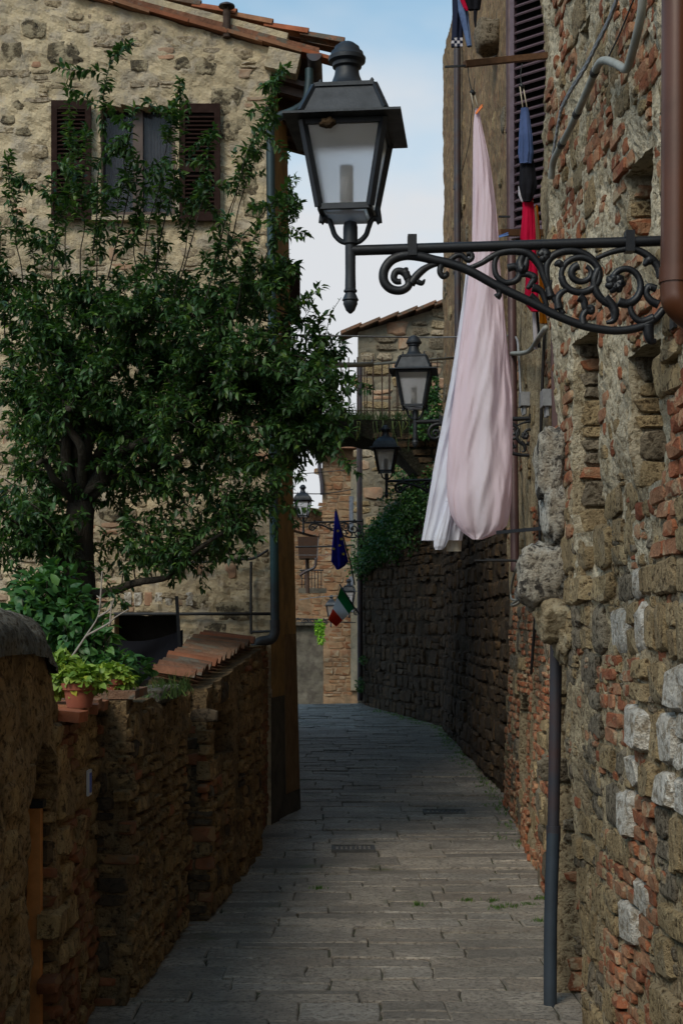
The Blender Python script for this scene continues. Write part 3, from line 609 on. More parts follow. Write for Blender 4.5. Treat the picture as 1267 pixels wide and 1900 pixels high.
for ph in (0, 2.1, 4.2):
    mb = MB(); mb.tube([p+Vector((0, math.sin(i*0.5+ph), math.cos(i*0.5+ph)))*0.0085 for i, p in enumerate(pts)], 0.0065, 6); mb.build('strand', M['cable_grey'], t, None, True)
o = MB(); o.tube(cr(on(W1, [(1178, -10), (1150, 60), (1125, 112)], 0.06), 4), 0.0035, 6); tag(o.build('cable', M['cable'], None, W1.hit(1125, 112, 0.06), True), 'single thin black cable slanting down to the thick grey conduit', 'cable')

# ================================================================== tall house on the right with laundry
house_t = thing('stone_house', 'tall ochre house with plum shutters and laundry lines, right of the sky', 'house', (2.2, 14, 0))
W2 = W((1.43, 8.0), (1.80, 15.35)); W3 = W((1.86, 15.35), (1.70, 23.8))
def bul2(a, z): return 0.05*fbm((a*0.7, z*0.7, 2.2), 3)
H2 = [hole(W2, 986, 997, 1255, 1570, 0.8), hole(W2, 966, 974, 1290, 1440, 0.8)]
wall_mesh('wall', W2, 0.0, W2.len, -0.05, 10.5, 0.05, M['mortar'], house_t, H2, amp=0.02, sc=4, fa=0.008, fs=20, thick=0.3, bulge=bul2)
slab_block('core', W2, 0.0, W2.len, -0.05, 10.6, 4, M['mortar_dark'], house_t).location.x += 0.33
def ch2(a, z, u, v):
    r = random.random()
    if v > 1130: return ('brick', 'brick', 0.024) if (r < 0.5 or 975 < u < 1002) else (('block', 'grey', 0.025) if r < 0.75 else ('block', 'tufa', 0.03))
    return ('round', 'tufa', 0.012) if r < 0.2 else (('brick', 'brick', 0.012) if r < 0.32 else None)
lay(masonry(W2, 2.2, W2.len, 0.0, 5.0, (0.15, 0.28), (0.2, 0.5), ch2, 0.016, H2, bul2), house_t, 300)
wall_mesh('lower_wall', W3, 0.0, W3.len, -0.05, 3.5, 0.06, M['shaded_mortar'], house_t, [hole(W3, 930, 942, 1170, 1520)], amp=0.03, sc=3, fa=0.01, fs=14, thick=0.4, bulge=bul2)
wall_mesh('upper_wall', W3, 0.0, W3.len, 3.5, 11.5, 0.06, M['wall_plaster'], house_t, [], amp=0.02, sc=3, fa=0.012, fs=12, thick=0.4, bulge=lambda a, z: 0.4*bul2(a, z))
slab_block('core', W3, 0.0, W3.len, -0.05, 11.4, 4, M['wall_plaster'], house_t).location.x += 0.35
lay(masonry(W3, 0.0, W3.len, 0.2, 3.6, (0.12, 0.30), (0.16, 0.5), lambda a, z, u, v: (random.choice(['block', 'block', 'round']), 'dark_shaded_stone', 0.03) if random.random() < 0.9 else None, 0.006, [], bul2), house_t, 300)
lay(masonry(W3, 0.0, W3.len, 3.7, 8.5, (0.2, 0.34), (0.25, 0.6), lambda a, z, u, v: ('round', random.choice(['tufa', 'pink_stone', 'grey']), 0.02) if random.random() < 0.16 else None, 0.02, [], bul2), house_t, 300)
rock('corbel_stone', W3.hit(905, 70, 0.10), (0.3, 0.45, 0.36), M['grey'], house_t, 0.55, 0.2, 3.3, n=18)
pipe('downpipe', on(W3, [(848, -30), (848, 300), (849, 620), (850, 1010)], 0.08), 0.05, M['pipe_dark'], house_t, 3, [(W3.hit(848, 345, 0.08), W3.hit(848, 352, 0.08), 1.2)], 'dark downpipe beside the far edge of the tall house', 12)
pipe('downpipe', on(W2, [(946, -30), (947, 300), (950, 620), (955, 1060)], 0.09), 0.042, M['pipe_plum'], house_t, 3, [(W2.hit(946, 240, 0.09), W2.hit(946, 246, 0.09), 1.15)], 'plum red downpipe beside the shutter', 12)
mb = MB(); mb.bar(W2.hit(1028, 610, 0.03), W2.hit(1031, 830, 0.03), 0.05, 0.05); mb.build('door_post', M['pipe_plum'], house_t)
# louvred shutter, standing half open
sR = P(1026, 300, 11.35); sL = P(948, 300, 11.62); sdv = (sL-sR); sdv.z = 0; wlen = sdv.length; sdv.normalize(); snn = Vector((-sdv.y, sdv.x, 0))
if snn.y > 0: snn = -snn
z0, z1 = P(0, 437, 11.5).z, 7.6
sh = bpy.data.objects.new('shutter', None); link(sh, house_t); sh['label'] = 'plum louvred shutter standing half open behind the laundry'
for a in (0.02, wlen-0.02):
    mb = MB(); c = Vector((sR.x, sR.y, (z0+z1)/2))+sdv*a; mb.box(c, (0.042, 0.04, z1-z0), Matrix((sdv, snn, (0, 0, 1))).transposed()); mb.build('stile', M['shutter_plum'], sh)
for z in (z0+0.03, z1-0.03):
    mb = MB(); mb.box(Vector((sR.x, sR.y, z))+sdv*wlen/2, (wlen-0.08, 0.036, 0.06), Matrix((sdv, snn, (0, 0, 1))).transposed()); mb.build('rail', M['shutter_plum'], sh)
zz = z0+0.09; rot = Matrix((sdv, snn, (0, 0, 1))).transposed() @ Matrix.Rotation(R(-35), 3, 'X')
while zz < z1-0.08:
    mb = MB(); mb.box(Vector((sR.x, sR.y, zz))+sdv*wlen/2, (wlen-0.084, 0.064, 0.012), rot); mb.build('slat', M['shutter_plum'], sh); zz += 0.072
mb = MB(); mb.box(Vector((sR.x, sR.y, (z0+z1)/2))+sdv*wlen/2-snn*0.05, (wlen-0.02, 0.01, z1-z0), Matrix((sdv, snn, (0, 0, 1))).transposed()); mb.build('opening_shade', M['inside_shade'], house_t)  # near-black sheet painting the shade behind the half-open shutter

# ================================================================== planted retaining wall and gable house behind the footbridge
ivy_wall = thing('retaining_wall', 'dark stone retaining wall curving left under hanging greenery', 'wall', (1.2, 26, 0))
W4 = W((1.74, 23.75), (0.40, 28.35)); topW4 = lambda a: lerp(4.75, 3.65, a/W4.len)
wall_mesh('wall', W4, 0, W4.len, -0.1, topW4, 0.08, M['shaded_mortar'], ivy_wall, [], amp=0.05, sc=2.5, fa=0.015, fs=10, thick=0.5)
lay(masonry(W4, 0, W4.len, 0.25, topW4, (0.10, 0.28), (0.14, 0.45), lambda a, z, u, v: (random.choice(['block', 'block', 'round']), 'dark_shaded_stone', 0.035) if random.random() < 0.9 else None, 0.006), ivy_wall, 300)
for k in range(9):
    a0, a1 = W4.len*k/9, W4.len*(k+1)/9-0.02; mb = MB(); p, q = W4.pt(a0, topW4(a0)+0.05, -0.15), W4.pt(a1, topW4(a1)+0.05, -0.15); mb.bar(p, q, 0.42, 0.1); mb.build('coping_stone', M['grey'], ivy_wall)
pipe('downpipe', [P(667, 675, 28.0), P(667, 900, 28.0), P(668, 1150, 28.0), P(668, 1300, 28.0)], 0.055, M['pipe_dark'], ivy_wall, 3, (), 'thick dark downpipe at the far end of the retaining wall')
house_g = thing('stone_house', 'grey stone gable house behind the footbridge', 'house', (1.5, 30, 0))
W5 = W((4.0, 29.2), (0.34, 29.2)); topW5 = lambda a: 8.0+0.30*(W5.len-a)
wall_mesh('wall', W5, 0, W5.len, -1.0, topW5, 0.08, M['far_grey'], house_g, [], amp=0.05, sc=2, fa=0.015, fs=10, thick=0.5)
slab_block('core', W5, 0, W5.len-0.1, -1.0, 8.0, 5, M['far_grey'], house_g).location.y += 0.45
lay(masonry(W5, 1.2, W5.len, 4.0, topW5, (0.16, 0.34), (0.22, 0.6), lambda a, z, u, v: (random.choice(['block', 'round']), random.choice(['grey', 'tufa', 'facade_stone', 'pink_stone']), 0.03) if random.random() < 0.8 else None, 0.03), house_g, 300)
rf = bpy.data.objects.new('roof', None); link(rf, house_g); a = -0.35
while a < 3.0:
    xx = 0.34+a; zt = 8.06+0.30*a; mb = MB(); mb.bar((xx, 29.4, zt), (xx+0.42, 29.4, zt+0.30*0.42+0.05), 0.9, 0.06); mb.build('tile', M['tile_old'], rf); a += 0.38
far_house = thing('brick_house', 'narrow orange brick house at the end of the lane behind the flags', 'house', (0, 44.5, -1.5))
W6 = W((0.62, 44.5), (-0.60, 44.5))
wall_mesh('wall', W6, 0, W6.len, -1.6, 7.4, 0.09, M['far_mortar'], far_house, [], amp=0.02, sc=3, fa=0.01, fs=10, thick=0.4)
slab_block('core', W6, 0.01, W6.len-0.01, -1.6, 7.3, 5, M['far_mortar'], far_house).location.y += 0.35
lay(masonry(W6, 0.33, W6.len, -0.3, 7.3, (0.12, 0.34), (0.2, 0.6), lambda a, z, u, v: ('block', 'far_brick', 0.02) if random.random() < 0.9 else None, 0.008), far_house, 300)
mb = MB(); mb.box((0.42, 44.4, 3.4), (0.26, 0.12, 7.0)); mb.build('plaster_strip', M['far_grey'], far_house)
for z in (2.9, 5.4):
    mb = MB(); mb.box((0.30, 44.35, z), (0.12, 0.08, 1.1)); mb.build('shutter', M['lace'], far_house)
mb = MB(); mb.box((-0.1, 44.7, 7.45), (1.6, 1.6, 0.1)); mb.build('eave', M['tile_old'], far_house)
mb = MB(); mb.tube(cr([(-0.68, 44.4, 7.3), (-0.68, 44.4, 6.8), (-0.62, 44.38, 6.4), (-0.60, 44.38, 6.0)], 5), 0.06, 10); mb.build('gutter_pipe', M['pipe_dark'], far_house, None, True)
# left far end: grey rendered wall, brick house, dark eave with bracket
end_wall = thing('rendered_wall', 'weathered grey rendered wall closing the lane left of the flags', 'wall', (-1.5, 39, -1))
W7 = W((-0.5, 38.5), (-3.2, 38.5)); wall_mesh('wall', W7, 0, W7.len, -1.7, 1.95, 0.1, M['render_grey'], end_wall, [], amp=0.03, sc=2, fa=0.01, fs=8, thick=0.4)
for k in range(6):
    mb = MB(); mb.box((-0.75-0.5*k, 38.55, 2.0), (0.48, 0.5, 0.09)); mb.build('coping_stone', M['render_grey'], end_wall)
brick_h = thing('brick_house', 'distant red brick house under the fourth lantern', 'house', (-1.4, 52, -1))
W8 = W((-0.4, 52), (-5, 52)); wall_mesh('wall', W8, 0, W8.len, -1.7, lambda a: 6.0+0.28*a*0.5, 0.12, M['far_mortar'], brick_h, [], amp=0.03, sc=2, fa=0.01, fs=8, thick=0.5)
lay(masonry(W8, 0.3, 1.9, 1.5, 6.0, (0.18, 0.30), (0.3, 0.6), lambda a, z, u, v: ('block', 'far_brick', 0.02) if random.random() < 0.8 else None, 0.02), brick_h, 200)
mb = MB(); mb.bar((-0.2, 51.9, 5.98), (-5, 51.9, 6.65), 0.9, 0.1); mb.build('roof', M['tile_old'], brick_h)
eave = thing('lean_to_roof', 'dark tiled lean-to roof jutting out below the fourth lantern', 'roof', (-1.1, 34, 3.5))
mb = MB(); mb.bar(P(520, 975, 34), P(592, 995, 34), 1.2, 0.08); mb.build('deck', M['tile_old'], eave)
mb = MB(); c = P(572, 1018, 34); mb.box(c, (0.42, 1.0, 0.5), None, 0, 1.15); mb.build('soffit_box', M['frame_brown'], eave)
mb = MB(); mb.tube(cr([P(586, 1035, 33.5), P(584, 1052, 33.5), P(568, 1060, 33.5), P(556, 1068, 33.5)], 5), 0.035, 8); mb.build('drain', M['pipe_dark'], eave, None, True)
mb = MB(); mb.tube([P(570, 1030, 34), P(571, 1100, 34)], 0.05, 8); mb.build('post', M['frame_brown'], eave)
rail = thing('balcony_railing', 'small iron balcony railing above the grey end wall', 'railing', P(580, 1085, 36))
for k in range(7):
    mb = MB(); mb.tube([P(560+k*6, 1058, 36), P(560+k*6, 1092, 36)], 0.012, 6); mb.build('bar', M['iron'], rail)
mb = MB(); mb.tube([P(556, 1058, 36), P(600, 1058, 36)], 0.02, 6); mb.build('handrail', M['iron'], rail)
mb = MB(); mb.box(P(580, 1096, 36), (0.7, 0.4, 0.12)); mb.build('ledge', M['render_grey'], rail)

# ================================================================== footbridge
bridge = thing('footbridge', 'dark arched footbridge with grass and iron railing crossing above the lane', 'bridge', (0.5, 25, 5))
prof_t = [(-1.6, 5.52), (1.8, 5.50)]; bot = [(-1.6, 4.8), (-1.0, 5.05), (-0.3, 5.20), (0.2, 5.22), (0.55, 5.16), (0.85, 5.02), (1.1, 4.82), (1.33, 4.52), (1.52, 4.15), (1.66, 3.7)]
bot = cr([(x, 0, z) for x, z in bot], 4); V = []; Fc = []; ny = 6
for p in bot:
    for j in range(ny+1):
        y = 24.25+1.5*j/ny; V.append((p.x, y+0.04*fbm((p.x*3, y*3, 0)), p.z+0.03*fbm((p.x*4, y*4, 1))))
    for j in range(ny+1):
        y = 24.25+1.5*j/ny; V.append((p.x, y, 5.51+0.02*fbm((p.x*4, y*4, 6))))
q = 2*(ny+1)
for i in range(len(bot)-1):
    for j in range(ny):
        Fc.append((i*q+j, i*q+j+1, (i+1)*q+j+1, (i+1)*q+j)); Fc.append((i*q+ny+1+j, (i+1)*q+ny+1+j, (i+1)*q+ny+2+j, i*q+ny+2+j))
    Fc.append((i*q, (i+1)*q, (i+1)*q+ny+1, i*q+ny+1)); Fc.append((i*q+ny, i*q+2*ny+1, (i+1)*q+2*ny+1, (i+1)*q+ny))
i = len(bot)-1; Fc.append(tuple(i*q+j for j in range(ny+1))+tuple(i*q+2*ny+1-j for j in range(ny+1)))
mesh_obj('arch', V, Fc, [M['arch_shaded']], bridge)
wbr = W((1.75, 24.26), (-1.5, 24.26))
def botz(x): return float(np.interp(x, [p.x for p in bot], [p.z for p in bot]))
lay([q_ for q_ in masonry(wbr, 0, wbr.len, 3.9, 5.45, (0.12, 0.2), (0.2, 0.4), lambda a, z, u, v: ('block', 'dark_shaded_stone', 0.03) if z > botz(1.75-a)+0.09 else None, 0.02)], bridge, 200)
rl = bpy.data.objects.new('railing', None); link(rl, bridge)
for yy in (24.36, 25.66):
    x = -1.3
    while x < 1.72:
        mb = MB(); mb.tube([(x, yy, 5.5), (x, yy, 6.58+random.uniform(-.02, .04))], 0.011, 6); mb.build('bar', M['rust'], rl); x += random.uniform(0.10, 0.17)
    for z in (5.68, 6.5):
        mb = MB(); mb.bar((-1.4, yy, z), (1.75, yy, z+0.0), 0.03, 0.012); mb.build('rail', M['rust'], rl)
mb = MB()
for _ in range(150): blades(mb, Vector((random.uniform(-1.2, 1.7), random.uniform(24.2, 25.0), 5.5)), 9, 0.22*random.uniform(0.5, 1.7), 0.05, 0.007)
for _ in range(24):
    p = Vector((random.uniform(0.2, 1.6), 24.22, 5.48)); pts = cr([p, p+Vector((random.gauss(0, .03), -.06, -.05)), p+Vector((random.gauss(0, .06), -.07, -random.uniform(.15, .55)))], 4); mb.tube(pts, 0.005, 4)
tag(mb.build('bridge_grass', M['grass'], None, (0.5, 24.6, 5.5)), 'shaggy green grass growing along the deck edge of the footbridge', 'grass', None, 'stuff')

# ================================================================== left house
house_l = thing('stone_house', 'cream plastered rubble house with brown shutters behind the tree', 'house', (-2.5, 15, 0))
WF = W((-0.70, 14.2), (-5.6, 14.2))
def ztop(X): return 7.80-0.265*(X+0.70)
topF = lambda a: ztop(-0.70-a)
def px(u, v): a, z = WF.st(u, v); return a, z
HF = [hole(WF, 186, 328, 196, 408), hole(WF, 215, 335, 1140, 1300)]
def bulF(a, z): return 0.025*fbm((a*1.1, z*1.1, 4.4), 3)+0.02*max(0, fbm((a*3.3, z*5.0, 8.1), 3))
wall_mesh('wall', WF, 0, WF.len, -0.05, topF, 0.034, M['plaster'], house_l, HF, amp=0.026, sc=6, fa=0.010, fs=20, thick=0.3, bulge=bulF)
SPOTS = [(62, 55, 26, 18), (120, 98, 34, 22), (20, 95, 24, 18), (258, 123, 20, 12), (380, 128, 22, 14), (418, 188, 32, 26), (442, 240, 34, 24), (462, 345, 24, 26), (470, 385, 24, 20), (340, 120, 16, 12), (470, 300, 22, 26), (35, 195, 12, 8), (45, 245, 16, 8), (15, 222, 14, 8), (460, 570, 30, 22), (470, 690, 24, 22), (440, 1135, 40, 20), (405, 1172, 26, 16), (320, 1060, 24, 16), (455, 985, 26, 26), (380, 985, 28, 14), (370, 1115, 18, 14)]
def chF(a, z, u, v):
    for (su, sv, du, dv) in SPOTS:
        if abs(u-su) < du+14 and abs(v-sv) < dv+10: return None
    if abs(u-257) < 175 and 170 < v < 420: return None
    r = random.random(); k = fbm((a*1.2, z*1.2, 12.2), 3)
    if v < 80: return ('round', 'facade_stone', 0.010) if r < 0.5 else None
    p = 0.62+0.6*k+(0.15 if v > 950 else 0)
    if r > p: return None
    q_ = random.random()
    return (random.choice(['round', 'round', 'block']), 'pink_stone' if q_ < 0.12 else ('dark_patch' if q_ < 0.14 else 'facade_stone'), random.uniform(0.005, 0.017))
outF = masonry(WF, 0.05, 2.75, 1.0, topF, (0.06, 0.17), (0.08, 0.34), chF, 0.012, HF, bulF)
for (su, sv, du, dv) in SPOTS:
    a, z = px(su, sv); k = 14.2/F; p = WF.pt(a, z, bulF(a, z)); ww, hh = du*2*k, dv*2*k
    outF.append(('round', 'dark_patch', random.randrange(14), Matrix(((WF.d.x*ww, 0, 0, p.x), (0, WF.n.y*0.014, 0, p.y), (0, 0, hh, p.z), (0, 0, 0, 1))), 1.0))
lay(outF, house_l, 300)
for k in range(7):                                  # row of upright bricks above the cellar opening
    a, z = px(238+k*19, 1112-0*k); p = WF.pt(a, z, 0.0); lay([('brick', 'pink_stone' if k % 3 == 2 else 'pale', k, Matrix(((-0.085, 0, 0, p.x), (0, -0.02, 0, p.y), (0, 0, 0.14, p.z), (0, 0, 0, 1))), 1)], house_l)
# body of the house (closed volume behind)
V = [(-0.72, 14.9, 0), (-5.6, 14.9, 0), (-5.6, 24, 0), (-0.95, 24, 0), (-0.72, 14.9, 7.5), (-5.6, 14.9, 8.8), (-5.6, 24, 8.8), (-0.95, 24, 7.5)]
mesh_obj('core', V, [(0, 1, 2, 3), (4, 7, 6, 5), (0, 4, 5, 1), (1, 5, 6, 2), (2, 6, 7, 3), (3, 7, 4, 0)], [M['ochre']], house_l)
# ochre side wall, battered towards the lane
V = []; n1, n2 = 10, 40
for i in range(n1+1):
    for j in range(n2+1):
        f = j/n2; k = i/n1
        bx = lerp(lerp(-0.70, -0.43, k), lerp(-0.70, -0.60, k), f**0.8); by = lerp(lerp(14.19, 15.2, k), lerp(14.19, 15.75, k), f); V.append((bx, by, lerp(0, 7.55, f)))
b0 = len(V); V += [(-1.3, 14.19+0.3, 0), (-1.3, 14.49, 7.55), (-1.3, 15.9, 0), (-1.3, 15.9, 7.55)]
Fc = [(i*(n2+1)+j, (i+1)*(n2+1)+j, (i+1)*(n2+1)+j+1, i*(n2+1)+j+1) for i in range(n1) for j in range(n2)]
for j in range(n2): Fc.append((n1*(n2+1)+j, b0+2, b0+3, n1*(n2+1)+j+1))
o = mesh_obj('side_wall', V, Fc, [M['ochre'], M['dado']], house_l, None, False, [1 if (k < n1*n2 and (k % n2) < 7) or (k >= n1*n2 and (k-n1*n2) < 7) else 0 for k in range(len(Fc))])
def side(k, z):                                     # point on the ochre wall
    f = z/7.55; return Vector((lerp(lerp(-0.70, -0.43, k), lerp(-0.70, -0.60, k), f**0.8), lerp(lerp(14.19, 15.2, k), lerp(14.19, 15.75, k), f), z))
mb = MB(); mb.add([side(0.5, 0.3)+Vector((.006, -.004, 0)), side(0.98, 0.3)+Vector((.006, -.004, 0)), side(0.98, 1.95)+Vector((.006, -.004, 0)), side(0.5, 1.95)+Vector((.006, -.004, 0)), side(0.5, 0.3)-Vector((.05, 0, 0)), side(0.98, 0.3)-Vector((.05, 0, 0)), side(0.98, 1.95)-Vector((.05, 0, 0)), side(0.5, 1.95)-Vector((.05, 0, 0))], [(0, 1, 2, 3), (0, 3, 7, 4), (1, 5, 6, 2), (3, 2, 6, 7)]); mb.build('door', M['door_ochre'], house_l)
mb = MB(); mb.box((-0.535, 15.75, 5.70), (0.15, 0.05, 0.66), Matrix.Rotation(R(20), 3, 'Z')); s3 = mb.build('shutter', M['shutter'], house_l)
# roof verge: two stepped courses of tiles, roof plane, eave
rf = bpy.data.objects.new('roof', None); link(rf, house_l)
V = [(-0.22, 14.16, ztop(-0.22)+0.06), (-5.8, 14.16, ztop(-5.8)+0.06), (-5.8, 16.3, ztop(-5.8)+0.06), (-0.22, 16.3, ztop(-0.22)+0.06)]; V += [(a, b_, c+0.06) for a, b_, c in V]
mesh_obj('roof_deck', V, [(0, 1, 2, 3), (7, 6, 5, 4), (0, 4, 5, 1), (1, 5, 6, 2), (2, 6, 7, 3), (3, 7, 4, 0)], [M['tile_old']], rf)
X = -3.4
while X < -0.2:
    l = random.uniform(0.40, 0.44); zc = ztop(X)+0.025
    mb = MB(); mb.bar((X, 14.19+random.gauss(0, .006), zc+0.012), (X+l, 14.19, zc-0.265*l+random.gauss(0, .004)), 0.17, 0.036); mb.build('tile', M['tile'], rf); X += l-0.05
mb = MB(); mb.bar((-3.6, 14.28, ztop(-3.6)+0.11), (-0.55, 14.28, ztop(-0.55)+0.11), 0.2, 0.16); mb.build('verge_plaster', M['plaster'], rf)
def coppo(name, a, b_, r, mat, parent, up=Vector((0, 0, 1)), arc=170, th=0.016, n=8, flare=0.82):
    a, b_ = Vector(a), Vector(b_); d = (b_-a).normalized(); x = d.cross(up).normalized(); n_ = x.cross(d); V = []; Fc = []
    for e, (p, rr) in enumerate(((a, r*flare), (b_, r))):
        for o_ in (0, th):
            for k in range(n+1):
                t_ = R(90-arc/2+arc*k/n); V.append(p+x*math.cos(t_)*(rr-o_)+n_*(math.sin(t_)*(rr-o_)))
    m_ = n+1
    for k in range(n): Fc += [(k, k+1, 2*m_+k+1, 2*m_+k), (m_+k, 3*m_+k, 3*m_+k+1, m_+k+1), (2*m_+k, 2*m_+k+1, 3*m_+k+1, 3*m_+k), (k, m_+k, m_+k+1, k+1)]
    Fc += [(0, 2*m_, 3*m_, m_), (n, m_+n, 3*m_+n, 2*m_+n)]
    o = mesh_obj(name, V, Fc, [mat], parent, None, True); o.data.set_sharp_from_angle(angle=R(40)); return o
X = -3.3; k = 0
while X < -0.25:
    l = 0.44; zc = ztop(X)+0.215
    coppo('tile', (X, 14.32, zc+0.02+random.gauss(0, .006)), (X+l, 14.32+random.gauss(0, .012), zc-0.265*l+0.045), 0.085, M['tile'] if random.random() < .7 else M['tile_old'], rf)
    coppo('tile', (X, 14.50, zc+0.03), (X+l, 14.50, zc-0.265*l+0.055+random.gauss(0, .006)), 0.085, M['tile_old'], rf); X += 0.36
# verge corner block, eave soffit, rafters, gutter
mb = MB(); p = P(519, 104, 14.12); mb.box((-0.585, 14.24, ztop(-0.585)-0.115), (0.32, 0.24, 0.20), Matrix.Rotation(R(14), 3, 'Y')); mb.build('verge_corner', M['plaster'], rf)
mb = MB(); mb.box((-0.50, 15.3, 7.52), (0.62, 2.0, 0.05), Matrix.Rotation(R(14.8), 3, 'Y')); mb.build('soffit', M['frame_brown'], rf)
for k in range(5):
    mb = MB(); mb.box((-0.47, 14.45+0.43*k, 7.46), (0.60, 0.09, 0.11), Matrix.Rotation(R(14.8), 3, 'Y')); mb.build('rafter', M['frame_brown'], rf)
gt = MB(); 
for (gx, y0_, y1_) in ((-0.27, 14.08, 16.4),):
    V = []
    for y in (y0_, y1_):
        for rr in (0.075, 0.066):
            for k in range(11): t_ = math.pi+math.pi*k/10; V.append((gx+rr*math.cos(t_), y, ztop(gx)+0.02+rr*math.sin(t_)))
    Fc = []
    for k in range(10): Fc += [(k, k+1, 22+k+1, 22+k), (11+k, 33+k, 33+k+1, 11+k+1), (k, 11+k, 11+k+1, k+1)]
    gt.add(V, Fc); gt.add([(gx+0.07*math.cos(math.pi+math.pi*k/10), y0_+0.003, ztop(gx)+0.02+0.07*math.sin(math.pi+math.pi*k/10)) for k in range(11)], [tuple(range(11))])
gt.build('gutter', M['pipe_dark'], rf, None, True, 40)
pipe('downpipe', [P(574, 128, 14.2), P(573, 160, 14.2), P(566, 190, 14.2), P(545, 206, 14.15), P(515, 218, 14.12), P(503, 235, 14.1), P(502, 280, 14.1), P(504, 500, 14.1), P(507, 850, 14.1), P(510, 1120, 14.1), P(510, 1165, 14.1)], 0.044, M['copper'], house_l, 5, [(P(502, 452, 14.1), P(502, 458, 14.1), 1.15), (P(507, 860, 14.1), P(507, 866, 14.1), 1.15)], 'dark blue green downpipe on the corner of the cream house', 14)
pipe('downpipe_elbow', [P(510, 1150, 14.08), P(510, 1172, 14.08), P(503, 1186, 14.07), P(485, 1190, 14.05), P(475, 1197, 14.04), P(472, 1212, 14.03)], 0.05, M['cable'], house_l, 5)
# window
def leaf_shutter(ua, ub, va, vb, Y, nm='shutter'):
    s_ = bpy.data.objects.new(nm, None); link(s_, house_l); a, b_ = P(ua, vb, Y), P(ub, va, Y); wd, ht = b_.x-a.x, b_.z-a.z; cx, cz = (a.x+b_.x)/2, (a.z+b_.z)/2
    for x in (a.x+0.03, b_.x-0.03):
        mb = MB(); mb.box((x, Y, cz), (0.058, 0.042, ht)); mb.build('stile', M['shutter'], s_)
    for z in (a.z+0.05, cz-0.05, b_.z-0.045):
        mb = MB(); mb.box((cx, Y, z), (wd-0.118, 0.036, 0.09)); mb.build('rail', M['shutter'], s_)
    z = a.z+0.115
    while z < b_.z-0.1:
        if abs(z-(cz-0.05)) > 0.06:
            mb = MB(); mb.box((cx, Y, z), (wd-0.116, 0.045, 0.009), Matrix.Rotation(R(38), 3, 'X')); mb.build('slat', M['shutter'], s_)
        z += 0.042
    mb = MB(); mb.box((cx, Y+0.024, cz), (wd-0.1, 0.006, ht-0.08)); mb.build('back', M['inside_shade'], s_)
leaf_shutter(96, 170, 187, 408, 14.13); leaf_shutter(333, 409, 193, 411, 14.13)
win = bpy.data.objects.new('window', None); link(win, house_l)
a, b_ = P(182, 412, 14.36), P(332, 192, 14.36); cx, cz = (a.x+b_.x)/2, (a.z+b_.z)/2
for x, wdt in ((a.x+0.03, 0.07), (cx, 0.10), (b_.x-0.03, 0.07)):
    mb = MB(); mb.box((x, 14.36, cz), (wdt, 0.06, b_.z-a.z)); mb.build('frame', M['frame_brown'], win)
for z in (a.z+0.05, b_.z-0.04):
    mb = MB(); mb.box((cx, 14.357, z), (b_.x-a.x-0.02, 0.05, 0.09)); mb.build('frame', M['frame_brown'], win)
for s_ in (-1, 1):
    mb = MB(); mb.box((cx+s_*0.2, 14.375, cz), (0.33, 0.006, b_.z-a.z-0.13)); mb.build('pane', M['glass'], win)
    V = []; nn = 40
    for i in range(nn+1):
        for z in (a.z+0.05, b_.z-0.06): V.append((cx+s_*0.2+lerp(-0.17, 0.17, i/nn), 14.41+0.012*math.sin(i*1.7)+0.006*math.sin(i*0.6), z))
    mesh_obj('curtain', V, [(2*i, 2*i+2, 2*i+3, 2*i+1) for i in range(nn)], [M['lace']], win, None, True)
mb = MB(); mb.box((cx, 14.24, a.z-0.02), (b_.x-a.x+0.1, 0.24, 0.05)); mb.build('sill', M['plaster'], win)
mb = MB(); mb.box((cx, 14.7, cz), (0.9, 0.02, 1.3)); mb.build('room_shade', M['inside_shade'], win)  # near-black sheet standing in for the unlit depth behind the curtains
mb = MB(); q = P(182+10, 194, 14.2); mb.box((P(322, 300, 14.2).x+0.055, 14.22, cz), (0.05, 0.12, b_.z-a.z-0.02)); mb.build('window_jamb', M['plaster'], win)
# flue on the roof
fl = thing('flue_pipe', 'rusty metal flue with conical cap on the tiled roof', 'chimney', P(421, 64, 14.15))
c = P(421, 64, 14.15); mb = MB(); mb.tube([c-Vector((0, 0, .03)), c+Vector((0, 0, 0.24))], 0.038, 14); mb.build('pipe', M['rust'], fl, None, True, 50)
for k in range(4):
    an = k*math.pi/2+0.4; mb = MB(); q = c+Vector((0.03*math.cos(an), 0.03*math.sin(an), 0.23)); mb.bar(q, q+Vector((0, 0, 0.06)), 0.008, 0.008); mb.build('cap_strut', M['rust'], fl)
mb = MB(); mb.lathe([(0.082, 0.275), (0.078, 0.29), (0.03, 0.315), (0.005, 0.325)], c, 18); mb.build('cap', M['pipe_dark'], fl, None, True, 50)
# cellar opening with black net, iron bars and pipes on the facade
mb = MB(); mb.box(P(275, 1215, 14.65), (0.9, 0.04, 1.0)); mb.build('cellar_shade', M['inside_shade'], house_l)  # near-black sheet: shade of the cellar given as colour
mb = MB(); p, q = P(212, 1139, 14.12), P(505, 1139, 14.12); mb.tube([p, q], 0.016, 8); tag(mb.build('pipe_run', M['cable'], house_l, None, True))
pipe('pipe_run', [P(466, 1042, 14.12), P(466, 1165, 14.12), P(470, 1172, 14.12), P(503, 1171, 14.1)], 0.013, M['cable'], house_l, 4)
tent = thing('black_net', 'black shade net stretched on an iron post below the cream facade', 'net', P(275, 1240, 13.7))
V = []; nu, nv = 24, 12
for i in range(nu+1):
    for j in range(nv+1):
        f = i/nu; top_v = 1182-14*f+14*math.sin(f*math.pi); v = lerp(top_v, 1262, j/nv); V.append(P(lerp(196, 340, f), v, 13.6+0.05*math.sin(f*9+j*0.5)*(j/nv)))
